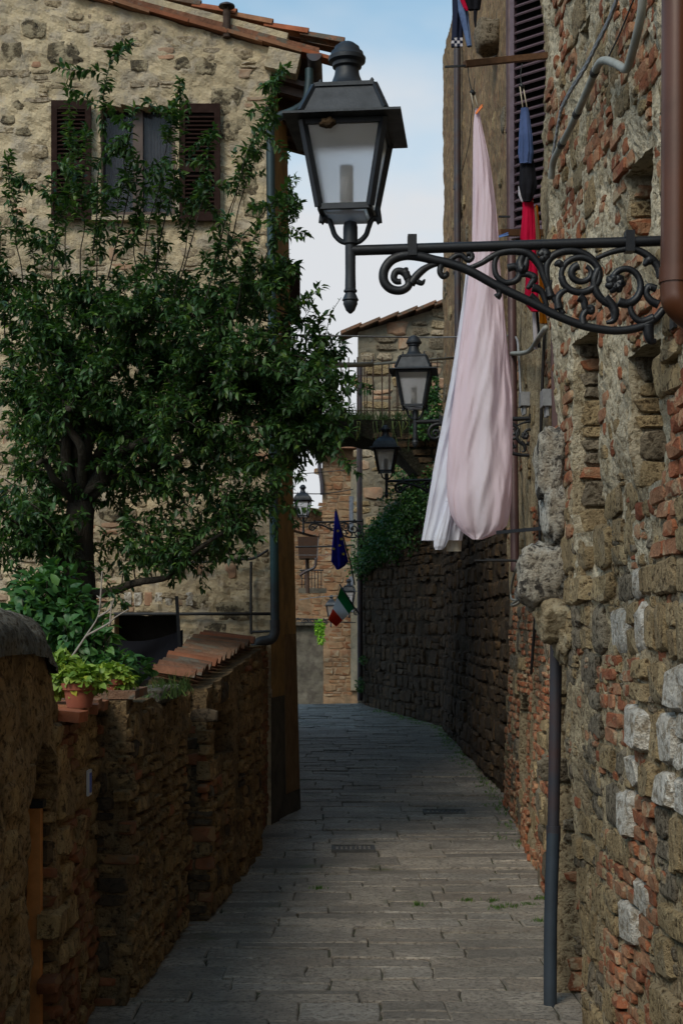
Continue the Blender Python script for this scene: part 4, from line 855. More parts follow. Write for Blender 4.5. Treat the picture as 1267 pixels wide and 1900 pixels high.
mesh_obj('net', V, [(i*(nv+1)+j, i*(nv+1)+j+1, (i+1)*(nv+1)+j+1, (i+1)*(nv+1)+j) for i in range(nu) for j in range(nv)], [M['black_cloth']], tent, None, True)
mb = MB(); mb.bar(P(328, 1106, 13.55), P(337, 1250, 13.55), 0.03, 0.03); mb.build('post', M['iron'], tent)
o = MB(); o.tube(cr([P(258, 1052, 14.1), P(300, 1044, 14.1), P(380, 1043, 14.1), P(440, 1038, 14.1), P(470, 1036, 14.1), P(498, 1020, 14.1)], 6), 0.014, 6); tag(o.build('facade_cable', M['cable'], None, P(380, 1043, 14.1), True), 'black cable sagging along the cream facade under the tree', 'cable')

# ================================================================== garden walls on the left
terr = mesh_obj('garden_terrace', [(-9, -6, 1.25), (-1.45, -6, 1.25), (-1.45, 7.7, 1.25), (-1.25, 9.9, 1.25), (-1.0, 12.9, 1.25), (-0.95, 14.15, 1.25), (-9, 14.15, 1.25)], [(0, 1, 2, 3, 4, 5, 6)], [M['soil']]); terr['kind'] = 'structure'
def chL(a, z, u, v):
    r = random.random()
    if r < 0.80: return (random.choice(['block', 'block', 'round']), 'tufa_dark', 0.03)
    if r < 0.87: return ('brick', 'brick_dark', 0.02)
    return ('round', 'dark_shaded_stone', 0.025) if r < 0.92 else None
def chA(a, z, u, v):
    r = random.random()
    return (random.choice(['block', 'round']), 'tufa_brown', 0.022) if r < 0.86 else (('brick', 'brick_dark', 0.015) if r < 0.95 else None)
# a) near wall with the arched doorway and rounded coping
wa_t = thing('garden_wall', 'near left wall with rounded mortar coping and arched doorway', 'wall', (-1.4, 5.5, 0))
WA = W((-1.33, 6.75), (-1.33, -6)); topA = lambda a: interp(a, [(0, 1.66), (0.22, 1.84), (0.32, 1.93), (0.55, 1.99), (0.9, 2.02), (14, 2.02)])
HA = [hole(WA, 54, 108, 1380, 2050, 1.35)]; HA = [(HA[0][0], HA[0][1], -0.2, HA[0][3], 1.35)]
wall_mesh('wall', WA, 0.0, 3.2, -0.05, topA, 0.024, M['mortar_brown'], wa_t, HA, amp=0.03, sc=4, fa=0.010, fs=22, thick=0.32)
slab_block('rear_wall', WA, 3.2, 12.7, -0.05, 2.0, 0.4, M['mortar_brown'], wa_t)
lay(masonry(WA, 0.02, 3.1, 0.0, lambda a: topA(a)-0.06, (0.12, 0.24), (0.12, 0.3), lambda a, z, u, v: chA(a, z, u, v) if random.random() < 0.6 else None, 0.014, HA), wa_t, 300)
jamb(WA, (HA[0][0], HA[0][1], 0.0, HA[0][3]-0.12), 0.3, ['brick_dark', 'tufa_brown', 'dark_shaded_stone'], wa_t, -1)
V = []; nu = 70; nk = 14                            # coping
for i in range(nu+1):
    a = lerp(0.2, 2.6, i/nu); zt = topA(max(a, 0.3)); p = WA.pt(a, zt); en = min(1.0, 0.35+((a-0.2)/0.35)**0.5*0.65)
    for k in range(nk+1):
        th = math.pi*(k/nk)*1.0; rr = 0.17; q = Vector((p.x+0.035-0.19+0.19*math.cos(th)*1.08, p.y, zt-0.06+rr*en*math.sin(th)**0.8*1.15)); d_ = fbm(q*4, 4)*0.03+fbm(q*14, 3)*0.008; V.append(q+Vector((math.cos(th), 0, math.sin(th)))*d_)
Fc = [(i*(nk+1)+k, i*(nk+1)+k+1, (i+1)*(nk+1)+k+1, (i+1)*(nk+1)+k) for i in range(nu) for k in range(nk)]+[tuple(range(nk+1))]
mesh_obj('coping', V, Fc, [M['cap']], wa_t, None, True)
fr_ = MB(); hs = HA[0]; yF = WA.pt(hs[0], 0).y
fr_.box((-1.425, yF-0.06, 0.6), (0.062, 0.06, 1.25)); fr_.build('door_frame', M['door_wood'], wa_t)
fr_ = MB(); fr_.box((-1.42, yF-0.055, 1.245), (0.08, 0.08, 0.035)); fr_.build('frame_head', M['iron'], wa_t)
fr_ = MB(); fr_.box((-1.56, (WA.pt(hs[0], 0).y+WA.pt(hs[1], 0).y)/2, 0.8), (0.03, 0.9, 1.7)); fr_.build('door', M['frame_brown'], wa_t)
# b) low wall with brick and tile capping, holding the flower pots
wb_t = thing('garden_wall', 'low stone wall with tile capping beneath the potted plants', 'wall', (-1.35, 7.2, 0))
WB = W((-1.345, 7.72), (-1.345, 6.7))
wall_mesh('wall', WB, 0, WB.len, -0.05, 1.60, 0.03, M['mortar_brown'], wb_t, [], amp=0.03, sc=4, fa=0.01, fs=20, thick=0.32)
lay(masonry(WB, 0.0, WB.len, 0.0, 1.6, (0.10, 0.26), (0.12, 0.4), lambda a, z, u, v: ('block', 'tufa_brown', 0.035) if random.random() < 0.6 else ('brick', 'brick_dark', 0.03), 0.014), wb_t, 300)
for k in range(6):
    mb = MB(); y = 6.82+0.165*k; mb.box((-1.41+random.gauss(0, .012), y, 1.645+random.gauss(0, .008)), (0.30, 0.155, 0.05), Matrix.Rotation(random.gauss(0.06, .03), 3, 'Y') @ Matrix.Rotation(random.gauss(0, .08), 3, 'Z')); mb.build('capping_tile', M['tile'], wb_t)
# c) pier facing the camera and the wall behind it
wc_t = thing('garden_wall', 'mortared stone pier and rubble wall in the middle of the left side', 'wall', (-1.2, 8.7, 0))
WC0 = W((-1.165, 7.72), (-1.36, 7.72)); WC = W((-1.065, 9.75), (-1.165, 7.72))
topC = lambda a: 1.61+0.03*math.sin(a*5)+0.02*math.sin(a*11)
wall_mesh('pier_face', WC0, 0, WC0.len, -0.05, 1.66, 0.02, M['mortar_dark'], wc_t, [], amp=0.015, sc=6, fa=0.006, fs=24, thick=0.25)
lay(masonry(WC0, 0, WC0.len, 0.0, 1.62, (0.06, 0.2), (0.1, 0.19), lambda a, z, u, v: ('block', random.choice(['tufa_dark', 'dark_shaded_stone', 'tufa_dark']), 0.012) if random.random() < 0.6 else (('brick', 'brick_dark', 0.012) if random.random() < 0.5 else None), 0.012), wc_t, 100)
wall_mesh('wall', WC, 0, WC.len, -0.05, topC, 0.03, M['mortar_dark'], wc_t, [], amp=0.04, sc=4, fa=0.012, fs=20, thick=0.35)
lay(masonry(WC, 0, WC.len, 0.0, lambda a: topC(a)-0.02, (0.07, 0.17), (0.08, 0.24), chL, 0.012), wc_t, 300)
for k in range(3):
    mb = MB(); mb.box((-1.245, 7.83+0.17*k, 1.69), (0.24, 0.16, 0.045), Matrix.Rotation(random.gauss(0, .05), 3, 'Z')); mb.build('capping_tile', M['tile_old'], wc_t)
tag(rock('coping_stone', (-1.16, 9.05, 1.63), (0.22, 0.9, 0.10), M['cap'], wc_t, 0.5, 0.2, 2.2))
# d) wall with the little tiled roof
wd_t = thing('garden_wall', 'rubble wall under a narrow terracotta tile roof, nearest the cream house', 'wall', (-0.9, 11.4, 0))
WD0 = W((-0.94, 9.92), (-1.16, 9.92)); WD = W((-0.73, 12.95), (-0.94, 9.92)); topD = lambda a: lerp(1.84, 1.62, a/WD.len)
HD = [hole(WD, 398, 428, 1322, 1402)]
wall_mesh('end_face', WD0, 0, WD0.len, -0.05, 1.6, 0.03, M['mortar_dark'], wd_t, [], amp=0.02, sc=5, fa=0.008, fs=20, thick=0.25)
lay(masonry(WD0, 0, WD0.len, 0.0, 1.6, (0.07, 0.14), (0.1, 0.22), lambda a, z, u, v: ('block', random.choice(['brick_dark', 'dark_shaded_stone']), 0.012), 0.012), wd_t, 100)
wall_mesh('wall', WD, 0, WD.len, -0.05, topD, 0.035, M['mortar_dark'], wd_t, HD, amp=0.04, sc=4, fa=0.012, fs=20, thick=0.35)
lay(masonry(WD, 0, WD.len, 0.0, topD, (0.08, 0.2), (0.1, 0.3), lambda a, z, u, v: None if 428 < u < 446 and v < 1800 else chL(a, z, u, v), 0.012, HD), wd_t, 300)
mb = MB(); mb.box((WD.pt((HD[0][0]+HD[0][1])/2, 1.2).x-0.3, WD.pt((HD[0][0]+HD[0][1])/2, 1.2).y, 1.2), (0.02, 0.9, 0.9)); mb.build('niche_shade', M['inside_shade'], wd_t)  # near-black sheet paints the shade inside the slot
rf = bpy.data.objects.new('tile_roof', None); link(rf, wd_t); n = 15
for k in range(n):
    f = k/(n-1); y = lerp(9.95, 12.9, f); hi = Vector((lerp(-1.33, -1.27, f)+random.gauss(0, .01), y+random.gauss(0, .012), lerp(1.745, 1.95, f)+random.gauss(0, .006))); lo = Vector((lerp(-1.03, -0.79, f)+random.gauss(0, .008), y+random.gauss(0, .008), lerp(1.675, 1.885, f)+random.gauss(0, .006)))
    mt = M['tile'] if random.random() < .3 else M['tile_old']
    coppo('tile', hi+Vector((0, 0, -0.05)), lo+Vector((0, 0, -0.05)), 0.122, mt, rf, arc=118, flare=0.92)
    coppo('tile', hi+Vector((-0.0, 0.105, -0.005)), lo+Vector((-0.02, 0.105, -0.012)), 0.085, M['tile_old'], rf, Vector((0, 0, -1)), arc=130)
mb = MB(); mb.add([(-1.34, 9.9, 1.68), (-1.05, 9.9, 1.60), (-0.83, 12.95, 1.81), (-1.27, 12.95, 1.88), (-1.34, 9.9, 1.5), (-1.05, 9.9, 1.5), (-0.86, 12.95, 1.6), (-1.27, 12.95, 1.6)], [(0, 1, 2, 3), (7, 6, 5, 4), (0, 4, 5, 1), (1, 5, 6, 2), (2, 6, 7, 3), (3, 7, 4, 0)]); mb.build('roof_bed', M['mortar_dark'], rf)
we_t = thing('garden_wall', 'dark brick stub wall between the tile roof and the ochre house side', 'wall', (-0.8, 13.6, 0))
WE = W((-0.74, 14.18), (-0.84, 12.97)); wall_mesh('wall', WE, 0, WE.len, -0.05, 1.85, 0.04, M['mortar_dark'], we_t, [], amp=0.02, thick=0.3)
lay(masonry(WE, 0, WE.len, 0.0, 1.82, (0.1, 0.2), (0.15, 0.3), lambda a, z, u, v: ('brick', 'brick_dark', 0.015), 0.012), we_t, 300)
pl = thing('house_sign', 'small white and blue plate fixed to the low left wall', 'sign', P(166, 1452, 7.5)); c = WB.hit(166, 1452, 0.05)
mb = MB(); mb.box(c, (0.012, 0.09, 0.13)); mb.build('plate', M['plaque_white'], pl); mb = MB(); mb.box(c+Vector((0.008, 0.0, 0)), (0.006, 0.04, 0.10)); mb.build('print', M['plaque_blue'], pl)

# ================================================================== street lanterns
K = 5.1/F
def make_lamp(label, loc, roof='square', mirror=1, group='iron bracket lanterns along the lane'):
    t = thing('street_lantern', label, 'street lamp', loc, group); L0 = Vector(loc)
    def p_(x, y, z): return L0+Vector((x*mirror, y, z))
    yaw = Matrix.Rotation(R(-6), 3, 'Z')
    def q_(x, y, z): return L0+(yaw @ Vector((x, y, z)))+Vector((-0.012*mirror, 0, 0))
    # roof
    mb = MB()
    if roof == 'square':
        lv = [(0.205, 0.428), (0.205, 0.436), (0.158, 0.442), (0.150, 0.452), (0.108, 0.556), (0.100, 0.560), (0.100, 0.570)]
    else:
        lv = [(0.205, 0.428), (0.205, 0.438), (0.165, 0.445), (0.158, 0.475), (0.140, 0.515), (0.112, 0.55), (0.085, 0.572), (0.075, 0.58)]
    V = [q_(sx*h, sy*h, z) for h, z in lv for sx, sy in ((-1, -1), (1, -1), (1, 1), (-1, 1))]
    Fc = [(i*4+k, i*4+(k+1) % 4, (i+1)*4+(k+1) % 4, (i+1)*4+k) for i in range(len(lv)-1) for k in range(4)]+[(3, 2, 1, 0), tuple((len(lv)-1)*4+k for k in range(4))]
    mb.add(V, Fc); rf_ = mb.build('roof', M['lamp_paint'], t)
    if roof == 'square':
        for k in range(4):                          # raised border on each roof panel
            r4 = Matrix.Rotation(k*math.pi/2, 3, 'Z'); mb = MB()
            c = [Vector((-0.148, -0.152, 0.455)), Vector((0.148, -0.152, 0.455)), Vector((0.106, -0.110, 0.556)), Vector((-0.106, -0.110, 0.556))]
            for i in (1, 2, 3): a, b_ = c[i], c[(i+1) % 4]; mb.bar(q_(*(r4 @ a)), q_(*(r4 @ b_)), 0.014, 0.012)
            mb.build('panel_rib', M['lamp_paint'], rf_)
    mb = MB(); mb.lathe([(0.092, 0.566), (0.088, 0.574), (0.070, 0.584), (0.055, 0.602), (0.045, 0.628), (0.042, 0.650), (0.052, 0.656), (0.053, 0.668), (0.066, 0.676), (0.067, 0.690), (0.060, 0.698), (0.058, 0.708), (0.048, 0.716), (0.044, 0.728), (0.026, 0.742), (0.006, 0.747)], q_(0, 0, 0), 28)
    mb.build('chimney', M['lamp_paint'], t, None, True, 40)
    for sx in (-1, 1):
        mb = MB(); mb.lathe([(0.007, 0), (0.009, 0.012), (0.004, 0.02), (0.008, 0.028), (0.002, 0.036)], q_(sx*0.092, -0.03, 0.57), 10); mb.build('finial', M['lamp_paint'], rf_, None, True)
    # glass frustum
    ht, zt, hb, zb = 0.142, 0.426, 0.090, 0.135
    for k in range(4):
        r4 = Matrix.Rotation(k*math.pi/2, 3, 'Z'); gmb = MB()
        c = [Vector((-hb, -hb, zb)), Vector((hb, -hb, zb)), Vector((ht, -ht, zt)), Vector((-ht, -ht, zt))]
        s_ = [Vector((x.x*0.99, x.y*0.965, x.z)) for x in c]; i_ = [Vector((x.x*0.97, x.y*0.94, x.z)) for x in c]
        gmb.add([q_(*(r4 @ x)) for x in s_], [(0, 1, 2, 3)]); gmb.build('glass_pane', M['frosted'], t)
        mb = MB(); mb.bar(q_(*(r4 @ c[0])), q_(*(r4 @ c[3])), 0.022, 0.022); mb.bar(q_(*(r4 @ (c[0]*0.96+Vector((0, 0, zb*.04))))), q_(*(r4 @ (c[1]*0.96+Vector((0, 0, zb*.04))))), 0.02, 0.02)
        mb.bar(q_(*(r4 @ Vector((-ht*.97, -ht*.97, zt-0.008)))), q_(*(r4 @ Vector((ht*.97, -ht*.97, zt-0.008)))), 0.018, 0.018); mb.build('frame_bar', M['lamp_paint'], t)
    mb = MB(); mb.box(q_(0, 0, 0.118), (0.135, 0.135, 0.01), yaw); mb.box(q_(0, 0, 0.128), (0.16, 0.16, 0.006), yaw); mb.build('bottom_pane', M['frosted'], t)
    mb = MB(); mb.tube([q_(0, 0, 0.14), q_(0, 0, 0.30)], 0.024, 14); mb.build('bulb', M['tube_lamp'], t, None, True)
    mb = MB(); mb.box(q_(0, 0, 0.419), (0.262, 0.262, 0.006), yaw); mb.build('brightening_plate', M['fill_white'], t)  # unseen white plate added to brighten the lantern from inside
    # lyre arms
    for s_ in (-1, 1):
        mb = MB(); mb.tube(cr([p_(s_*0.098, -0.0, 0.155), p_(s_*0.105, 0, 0.10), p_(s_*0.095, 0, 0.115), p_(s_*0.078, 0, 0.112), p_(s_*0.066, 0, 0.085), p_(s_*0.055, 0, 0.055), p_(s_*0.03, 0, 0.032), p_(0, 0, 0.028)], 5), 0.0095, 8); mb.build('lyre_arm', M['lamp_paint'], t, None, True)
    mb = MB(); mb.lathe([(0.020, -0.150), (0.0185, -0.075), (0.019, 0.02), (0.026, 0.024), (0.026, 0.085), (0.022, 0.100), (0.010, 0.105)], p_(0, 0, 0), 16)
    mb.lathe([(0.004, -0.226), (0.016, -0.215), (0.022, -0.200), (0.026, -0.192), (0.025, -0.182), (0.030, -0.178), (0.022, -0.160), (0.018, -0.152), (0.024, -0.148), (0.024, -0.142), (0.018, -0.138)], p_(0, 0, 0), 16); mb.build('stem', M['lamp_paint'], t, None, True, 45)
    # bracket
    xe = 1.165
    mb = MB(); mb.tube([p_(0.0, 0, 0.0), p_(xe, 0, 0.036)], 0.0185, 14); br = mb.build('bracket', M['iron'], t, None, True, 60)
    def z6(x, y):                                   # bracket drawing, read off along and below the bar
        u, v = x/2.223+690, y/2.223+430; return p_((u-650)*K, 0, (465-v)*K)
    def sc(pts, r0, r1=None, rm=None, flat=1.0, mbx=None):
        pp = cr([z6(*q) for q in pts], 6); n_ = len(pp); r1 = r0 if r1 is None else r1; rm = (r0+r1)/2 if rm is None else rm
        rr = [(lerp(r0, rm, i/(n_-1)*2) if i < n_/2 else lerp(rm, r1, i/(n_-1)*2-1)) for i in range(n_)]; mbx.tube(pp, [r*1.42*K/2.223 for r in rr], 8, flat=flat)
    m1 = MB()
    sc([(120, 205), (100, 205), (90, 188), (100, 165), (125, 165), (148, 190), (150, 222), (120, 242), (78, 236), (50, 205), (50, 160), (80, 118), (135, 98), (200, 103), (260, 118), (315, 130), (400, 160), (520, 226), (650, 288), (760, 345), (880, 390), (1000, 408), (1100, 395), (1165, 360), (1200, 320)], 9, 12, 15, 1.0, m1)
    sc([(160, 215), (190, 175), (230, 145), (280, 130)], 13, 6, 11, 1, m1); sc([(148, 195), (138, 165), (146, 148)], 12, 3, 13, 1, m1); sc([(185, 205), (205, 212), (218, 196)], 9, 2, 8, 1, m1)
    sc([(285, 135), (280, 165), (292, 185), (308, 178), (302, 168)], 10, 8, 8, 1, m1); sc([(520, 230), (525, 255), (515, 270)], 12, 12, 8, 1, m1)
    sc([(1135, 385), (1140, 425), (1150, 450), (1170, 452)], 18, 8, 14, 1, m1)
    m1.build('main_scroll', M['iron'], br, None, True)
    m2 = MB()
    sc([(315, 122), (345, 100), (370, 98), (395, 118), (412, 108), (408, 92), (390, 92)], 8, 8, 8, 1, m2)
    sc([(400, 150), (450, 130), (490, 105), (540, 84), (600, 80), (650, 95), (690, 140), (710, 190), (740, 260), (790, 340)], 7, 8, 13, 1, m2)
    sc([(520, 92), (505, 130), (512, 180), (550, 210), (595, 200), (608, 168), (590, 145), (560, 150)], 8, 12, 9, 1, m2)
    sc([(620, 100), (610, 130), (618, 158), (632, 140), (640, 105)], 8, 6, 18, 1, m2); sc([(600, 180), (640, 175), (668, 190), (655, 215), (640, 235)], 8, 6, 12, 1, m2)
    sc([(690, 100), (705, 85), (718, 98), (705, 112), (692, 104)], 12, 10, 16, 1, m2)
    sc([(660, 230), (680, 235), (700, 250), (715, 290), (720, 310)], 14, 6, 10, 1, m2); sc([(650, 265), (672, 280), (690, 300)], 14, 8, 10, 1, m2)
    sc([(735, 280), (722, 200), (720, 140), (745, 100), (800, 80), (860, 85), (905, 110), (930, 150)], 8, 8, 12, 1, m2)
    sc([(770, 320), (765, 275), (790, 245), (830, 235)], 14, 5, 10, 1, m2); sc([(735, 270), (728, 230), (740, 200)], 14, 3, 10, 1, m2)
    th = [R(a) for a in range(150, 545, 24)]; sc([(858+78*math.cos(a), 178+72*math.sin(a)) for a in th], 8, 11, 11, 1, m2)
    th = [R(a) for a in range(-60, 270, 24)]; sc([(862+40*math.cos(a), 172+34*math.sin(a)) for a in th], 7, 13, 9, 1, m2); sc([(790, 150), (770, 130), (752, 140)], 8, 4, 12, 1, m2)
    sc([(852, 270), (872, 285), (880, 320), (905, 330), (905, 312), (885, 312)], 14, 8, 9, 1, m2); sc([(870, 385), (868, 350), (885, 322)], 14, 10, 10, 1, m2)
    sc([(935, 150), (915, 200), (925, 250), (960, 290), (1010, 310)], 12, 10, 12, 1, m2); sc([(925, 110), (970, 90), (1020, 76), (1075, 72), (1130, 95), (1175, 140), (1190, 190)], 7, 13, 10, 1, m2)
    th = [R(a) for a in range(-170, 130, 24)]; sc([(1045+62*math.cos(a), 225+72*math.sin(a)) for a in th], 10, 14, 10, 1, m2)
    sc([(960, 270), (985, 300), (1000, 330), (995, 365), (965, 375)], 14, 5, 14, 1, m2); sc([(1060, 300), (1075, 345), (1110, 370), (1160, 355)], 8, 14, 10, 1, m2)
    sc([(1180, 300), (1150, 285), (1130, 255), (1140, 228), (1170, 235)], 14, 12, 10, 1, m2); sc([(1120, 140), (1140, 118), (1165, 120)], 6, 12, 14, 1, m2)
    m2.build('acanthus_scroll', M['iron'], br, None, True)
    m3 = MB()
    for k in range(7):
        a = 2*math.pi*k/7; sc([(1002, 212), (1002+22*math.cos(a), 212+22*math.sin(a)), (1002+42*math.cos(a+.3), 212+42*math.sin(a+.3))], 10, 5, 15, 1, m3)
    m3.build('rosette', M['iron'], br, None, True)
    for x in (165, 1060):
        mb = MB(); c = z6(x, 45 if x < 500 else 28); mb.box(c+Vector((0, 0, -0.012)), (0.032, 0.046, 0.075)); mb.build('clamp', M['iron'], br)
    mb = MB(); mb.box(p_(xe-0.005, 0, -0.10), (0.022, 0.06, 0.36)); mb.build('wall_plate', M['iron'], br)
    return t
lamp1 = make_lamp('largest and nearest lantern on a scrolled iron bracket against the sky', P(650, 465, 5.1))
rock('wasp_nest', P(607, 228, 4.94), (0.055, 0.05, 0.034), M['nest'], None, 0.8, 0.4, 2.0, n=18); o = bpy.data.objects['wasp_nest']
tag(o, 'brown wasp nest stuck under the roof of the nearest lantern', 'wasp nest')
make_lamp('second lantern, left of the hanging pink sheet', P(770, 783, 12.28))
make_lamp('third lantern with bell shaped roof, hanging under the footbridge', P(717, 893, 18.9), 'bell')
make_lamp('fourth lantern with bell shaped roof, beside the ochre house edge', P(563, 970, 27.8), 'bell')
make_lamp('small far lantern directly above the green end of the striped flag', P(648, 1130, 35), 'square')
make_lamp('farthest small lantern left of the striped flag, bracket pointing left', P(614, 1150, 43), 'bell', -1)

# ================================================================== laundry
def rings(name, rows, Y, mat, parent=None, loc=None, n=72, folds=7, fa=0.22, pinkness=None, seed=0.0, open_bottom=False):
    """hanging cloth: rows of (v, u_left, u_right, depth); a folded, closed loop of cloth"""
    V = []; Fc = []; D = []; m_ = 60; vv = [r[0] for r in rows]
    for j in range(m_+1):
        v = lerp(vv[0], vv[-1], j/m_); ul, ur, dp = (float(np.interp(v, vv, [r[k] for r in rows])) for k in (1, 2, 3))
        for k in range(n):
            th = 2*math.pi*k/n; x, y = math.cos(th), math.sin(th)
            f = 1+fa*math.sin(folds*th+seed+0.8*math.sin(v*0.011+seed))*(0.4+0.6*abs(y))+0.5*fa*math.sin((folds*2+1)*th+v*0.008+seed*2)*abs(y)
            p = P((ul+ur)/2, v, Y); hw = (ur-ul)/2*Y/F
            wr = 0.030*min(1, hw/.12)*fbm((x*1.6+seed+v*0.004, y*1.6-v*0.005, v*0.006), 3)+0.010*min(1, hw/.12)*fbm((x*5+v*0.02, y*3, v*0.012+x*3), 3)
            V.append(p+Vector((hw*x*(1+0.03*math.sin(5*th+v*0.02)), dp*(y*f)+wr, 0))); D.append(pinkness(v, x, y) if pinkness else 0)
    for j in range(m_):
        for k in range(n): Fc.append((j*n+k, j*n+(k+1) % n, (j+1)*n+(k+1) % n, (j+1)*n+k))
    Fc.append(tuple(range(n)))
    if not open_bottom: Fc.append(tuple(m_*n+k for k in reversed(range(n))))
    o = mesh_obj(name, V, Fc, [mat], parent, loc, True)
    if pinkness:
        at_ = o.data.attributes.new('pinkness', 'FLOAT', 'POINT'); at_.data.foreach_set('value', D)
    return o
YS = 10.4
sheet = thing('bed_sheet', 'long pale pink bed sheet hanging bunched from one clothes peg', 'bed sheet', P(885, 1000, YS))
def pinkness_at(v, x, y):
    c = min(1, max(0, (v-330)/420)); mid = math.exp(-((x+0.05-0.1*math.sin(v*0.01))/0.42)**2); return max(0.1, min(1, 0.85-c*0.42*mid+0.05*fbm((x*2, v*0.006, y), 3)))
rings('main_fold', [(202, 881, 888, 0.015), (230, 878, 893, 0.03), (300, 877, 909, 0.05), (380, 876, 919, 0.06), (470, 874, 925, 0.075), (560, 864, 934, 0.09), (640, 853, 941, 0.11), (720, 842, 947, 0.13), (800, 834, 950, 0.14), (870, 830, 951, 0.15), (920, 830, 949, 0.15), (955, 836, 945, 0.13), (980, 850, 938, 0.10), (994, 864, 918, 0.06), (1001, 876, 895, 0.02)], YS, M['sheet_pink'], sheet, None, 150, 4, 0.12, pinkness_at, 0.7)
rings('white_fold', [(470, 868, 880, 0.01), (560, 858, 885, 0.02), (640, 846, 890, 0.035), (720, 832, 892, 0.045), (800, 818, 890, 0.055), (880, 803, 880, 0.06), (950, 791, 866, 0.06), (1003, 781, 856, 0.055)], YS+0.16, M['sheet_white'], sheet, None, 90, 5, 0.35, None, 2.1, True)
rings('twisted_end', [(930, 826, 838, 0.02), (965, 815, 838, 0.03), (1000, 804, 832, 0.03), (1014, 804, 826, 0.025), (1020, 807, 820, 0.012)], YS+0.08, M['sheet_white'], sheet, None, 40, 3, 0.2, None, 1.0)
rings('hem_corner', [(985, 832, 852, 0.01), (1005, 829, 856, 0.012), (1023, 826, 855, 0.012)], YS+0.2, M['hem'], sheet, None, 24, 3, 0.2, None, 0.4, True)
def peg(c, mat, label, ang=0.5):
    t = thing('clothes_peg', label, 'clothes peg', c); 
    for s_ in (-1, 1):
        mb = MB(); d = Vector((math.cos(ang), 0.15*s_, math.sin(ang))); mb.bar(c-d*0.03+Vector((0, 0.006*s_, 0.004*s_)), c+d*0.045+Vector((0, .01*s_, 0.012*s_)), 0.012, 0.009); mb.build('jaw', mat, t)
peg(P(887, 205, YS-0.04), M['plastic_orange'], 'orange clothes peg gripping the tip of the pink sheet', 0.9)
peg(P(932, 437, 10.9), M['plastic_blue'], 'light blue clothes peg right of the pink sheet', 0.3)
YB = 10.9
cl = thing('clothes_line', 'upper clothes line bracket of timber with cords and pulleys', 'clothes line', P(920, 115, YB))
mb = MB(); mb.bar(P(862, 119, YB), P(1018, 103, YB+0.3), 0.045, 0.045); mb.build('timber', M['wood_bar'], cl)
mb = MB(); mb.bar(P(825, 124, YB), P(864, 122, YB), 0.014, 0.014); mb.build('iron_rod', M['iron'], cl)
for (u, v, ue, ve, cu) in ((868, 124, 876, 172, 0), (968, 118, 967, 160, 0)):
    mb = MB(); mb.tube(cr([P(u, v, YB), P((u+ue)/2-2, (v+ve)/2, YB), P(ue, ve, YB)], 4), 0.004, 6); mb.build('cord', M['cable'], cl, None, True)
    mb = MB(); mb.tube([P(ue-3, ve-4, YB), P(ue+4, ve+3, YB)], 0.016, 10); mb.build('pulley', M['iron'], cl, None, True)
    for s_ in (-1, 1):
        mb = MB(); mb.tube([P(ue+s_*3, ve, YB), P((884 if ue < 900 else 974)+s_*4, 205, YB)], 0.005, 6); mb.build('cord', M['hem'], cl, None, True)
mb = MB(); mb.tube(cr([P(880, 145, YB), P(870, 260, YB+.2), P(856, 320, YB+.4)], 5), 0.003, 5); mb.build('cord', M['cable'], cl, None, True)
c2 = thing('clothes_line', 'middle clothes line bracket of timber at the shutter sill', 'clothes line', P(975, 433, 11.2)); mb = MB(); mb.bar(P(926, 432, 11.1), P(1022, 432, 11.4), 0.04, 0.05); mb.build('timber', M['wood_bar'], c2)
mb = MB(); mb.bar(P(924, 402, 11.1), P(946, 402, 11.1), 0.014, 0.014); mb.build('iron_rod', M['iron'], c2)
c3 = thing('clothes_line', 'lower iron clothes rod jutting from the wall below the pink sheet', 'clothes line', P(975, 985, 8.6)); mb = MB(); mb.bar(P(922, 988, 8.6), P(1022, 979, 8.0), 0.016, 0.02); mb.build('iron_rod', M['iron'], c3)
c4_ = thing('clothes_line', 'short thin double iron rod on the dark wall beneath the sheet', 'clothes line', P(915, 1040, 13)); 
for dv in (0, 5):
    mb = MB(); mb.tube([P(880+dv*4, 1040-dv*0.4, 13), P(966, 1041-dv*.2, 13)], 0.009, 6); mb.build('iron_rod', M['iron'], c4_)
def garment(name, label, rows, Y, mat, seed=0, folds=4, parts=(), fa=0.14):
    t = thing(name, label, 'clothes', P((rows[-1][1]+rows[-1][2])/2, rows[-1][0], Y)); rings('cloth', rows, Y, mat, t, None, 48, folds, fa, None, seed)
    for nm, r_, mt, yy in parts: rings(nm, r_, yy, mt, t, None, 36, 3, 0.2, None, seed+1)
    return t
garment('shorts', 'blue denim shorts pegged up, hanging beside the plum shutter', [(200, 966, 980, .015), (225, 964, 984, .025), (260, 962, 988, .035), (285, 961, 990, .035), (303, 964, 986, .02)], 10.7, M['shorts_blue'], .3)
garment('vest', 'small black garment with pale hem hanging below the denim shorts', [(285, 966, 988, .03), (310, 964, 992, .035), (345, 962, 996, .035), (362, 966, 990, .03), (374, 970, 985, .015)], 10.75, M['navy'] if False else M['black_cloth'], .9, 3, (('pale_hem', [(345, 961, 968, .01), (362, 961, 972, .015), (374, 966, 990, .02), (378, 972, 984, .01)], M['pale_cloth'], 10.8),))
garment('red_trousers', 'crimson red garment hanging below the black one behind the ironwork', [(366, 969, 988, .02), (400, 968, 991, .03), (440, 964, 993, .035), (470, 970, 994, .04), (520, 975, 998, .035), (560, 972, 999, .03), (578, 985, 1000, .02)], 10.8, M['red_cloth'], 1.6, 3)
garment('yellow_cloth', 'yellow and orange cloth strip hanging right of the red garment', [(380, 993, 997, .01), (450, 996, 1003, .015), (520, 1000, 1008, .015), (575, 1000, 1014, .02), (600, 1001, 1016, .015)], 11.0, M['orange_cloth'], 2.3, 3, (('pale_strip', [(385, 991, 994, .008), (430, 993, 1000, .01), (470, 996, 1003, .01)], M['yellow_cloth'], 10.95),))
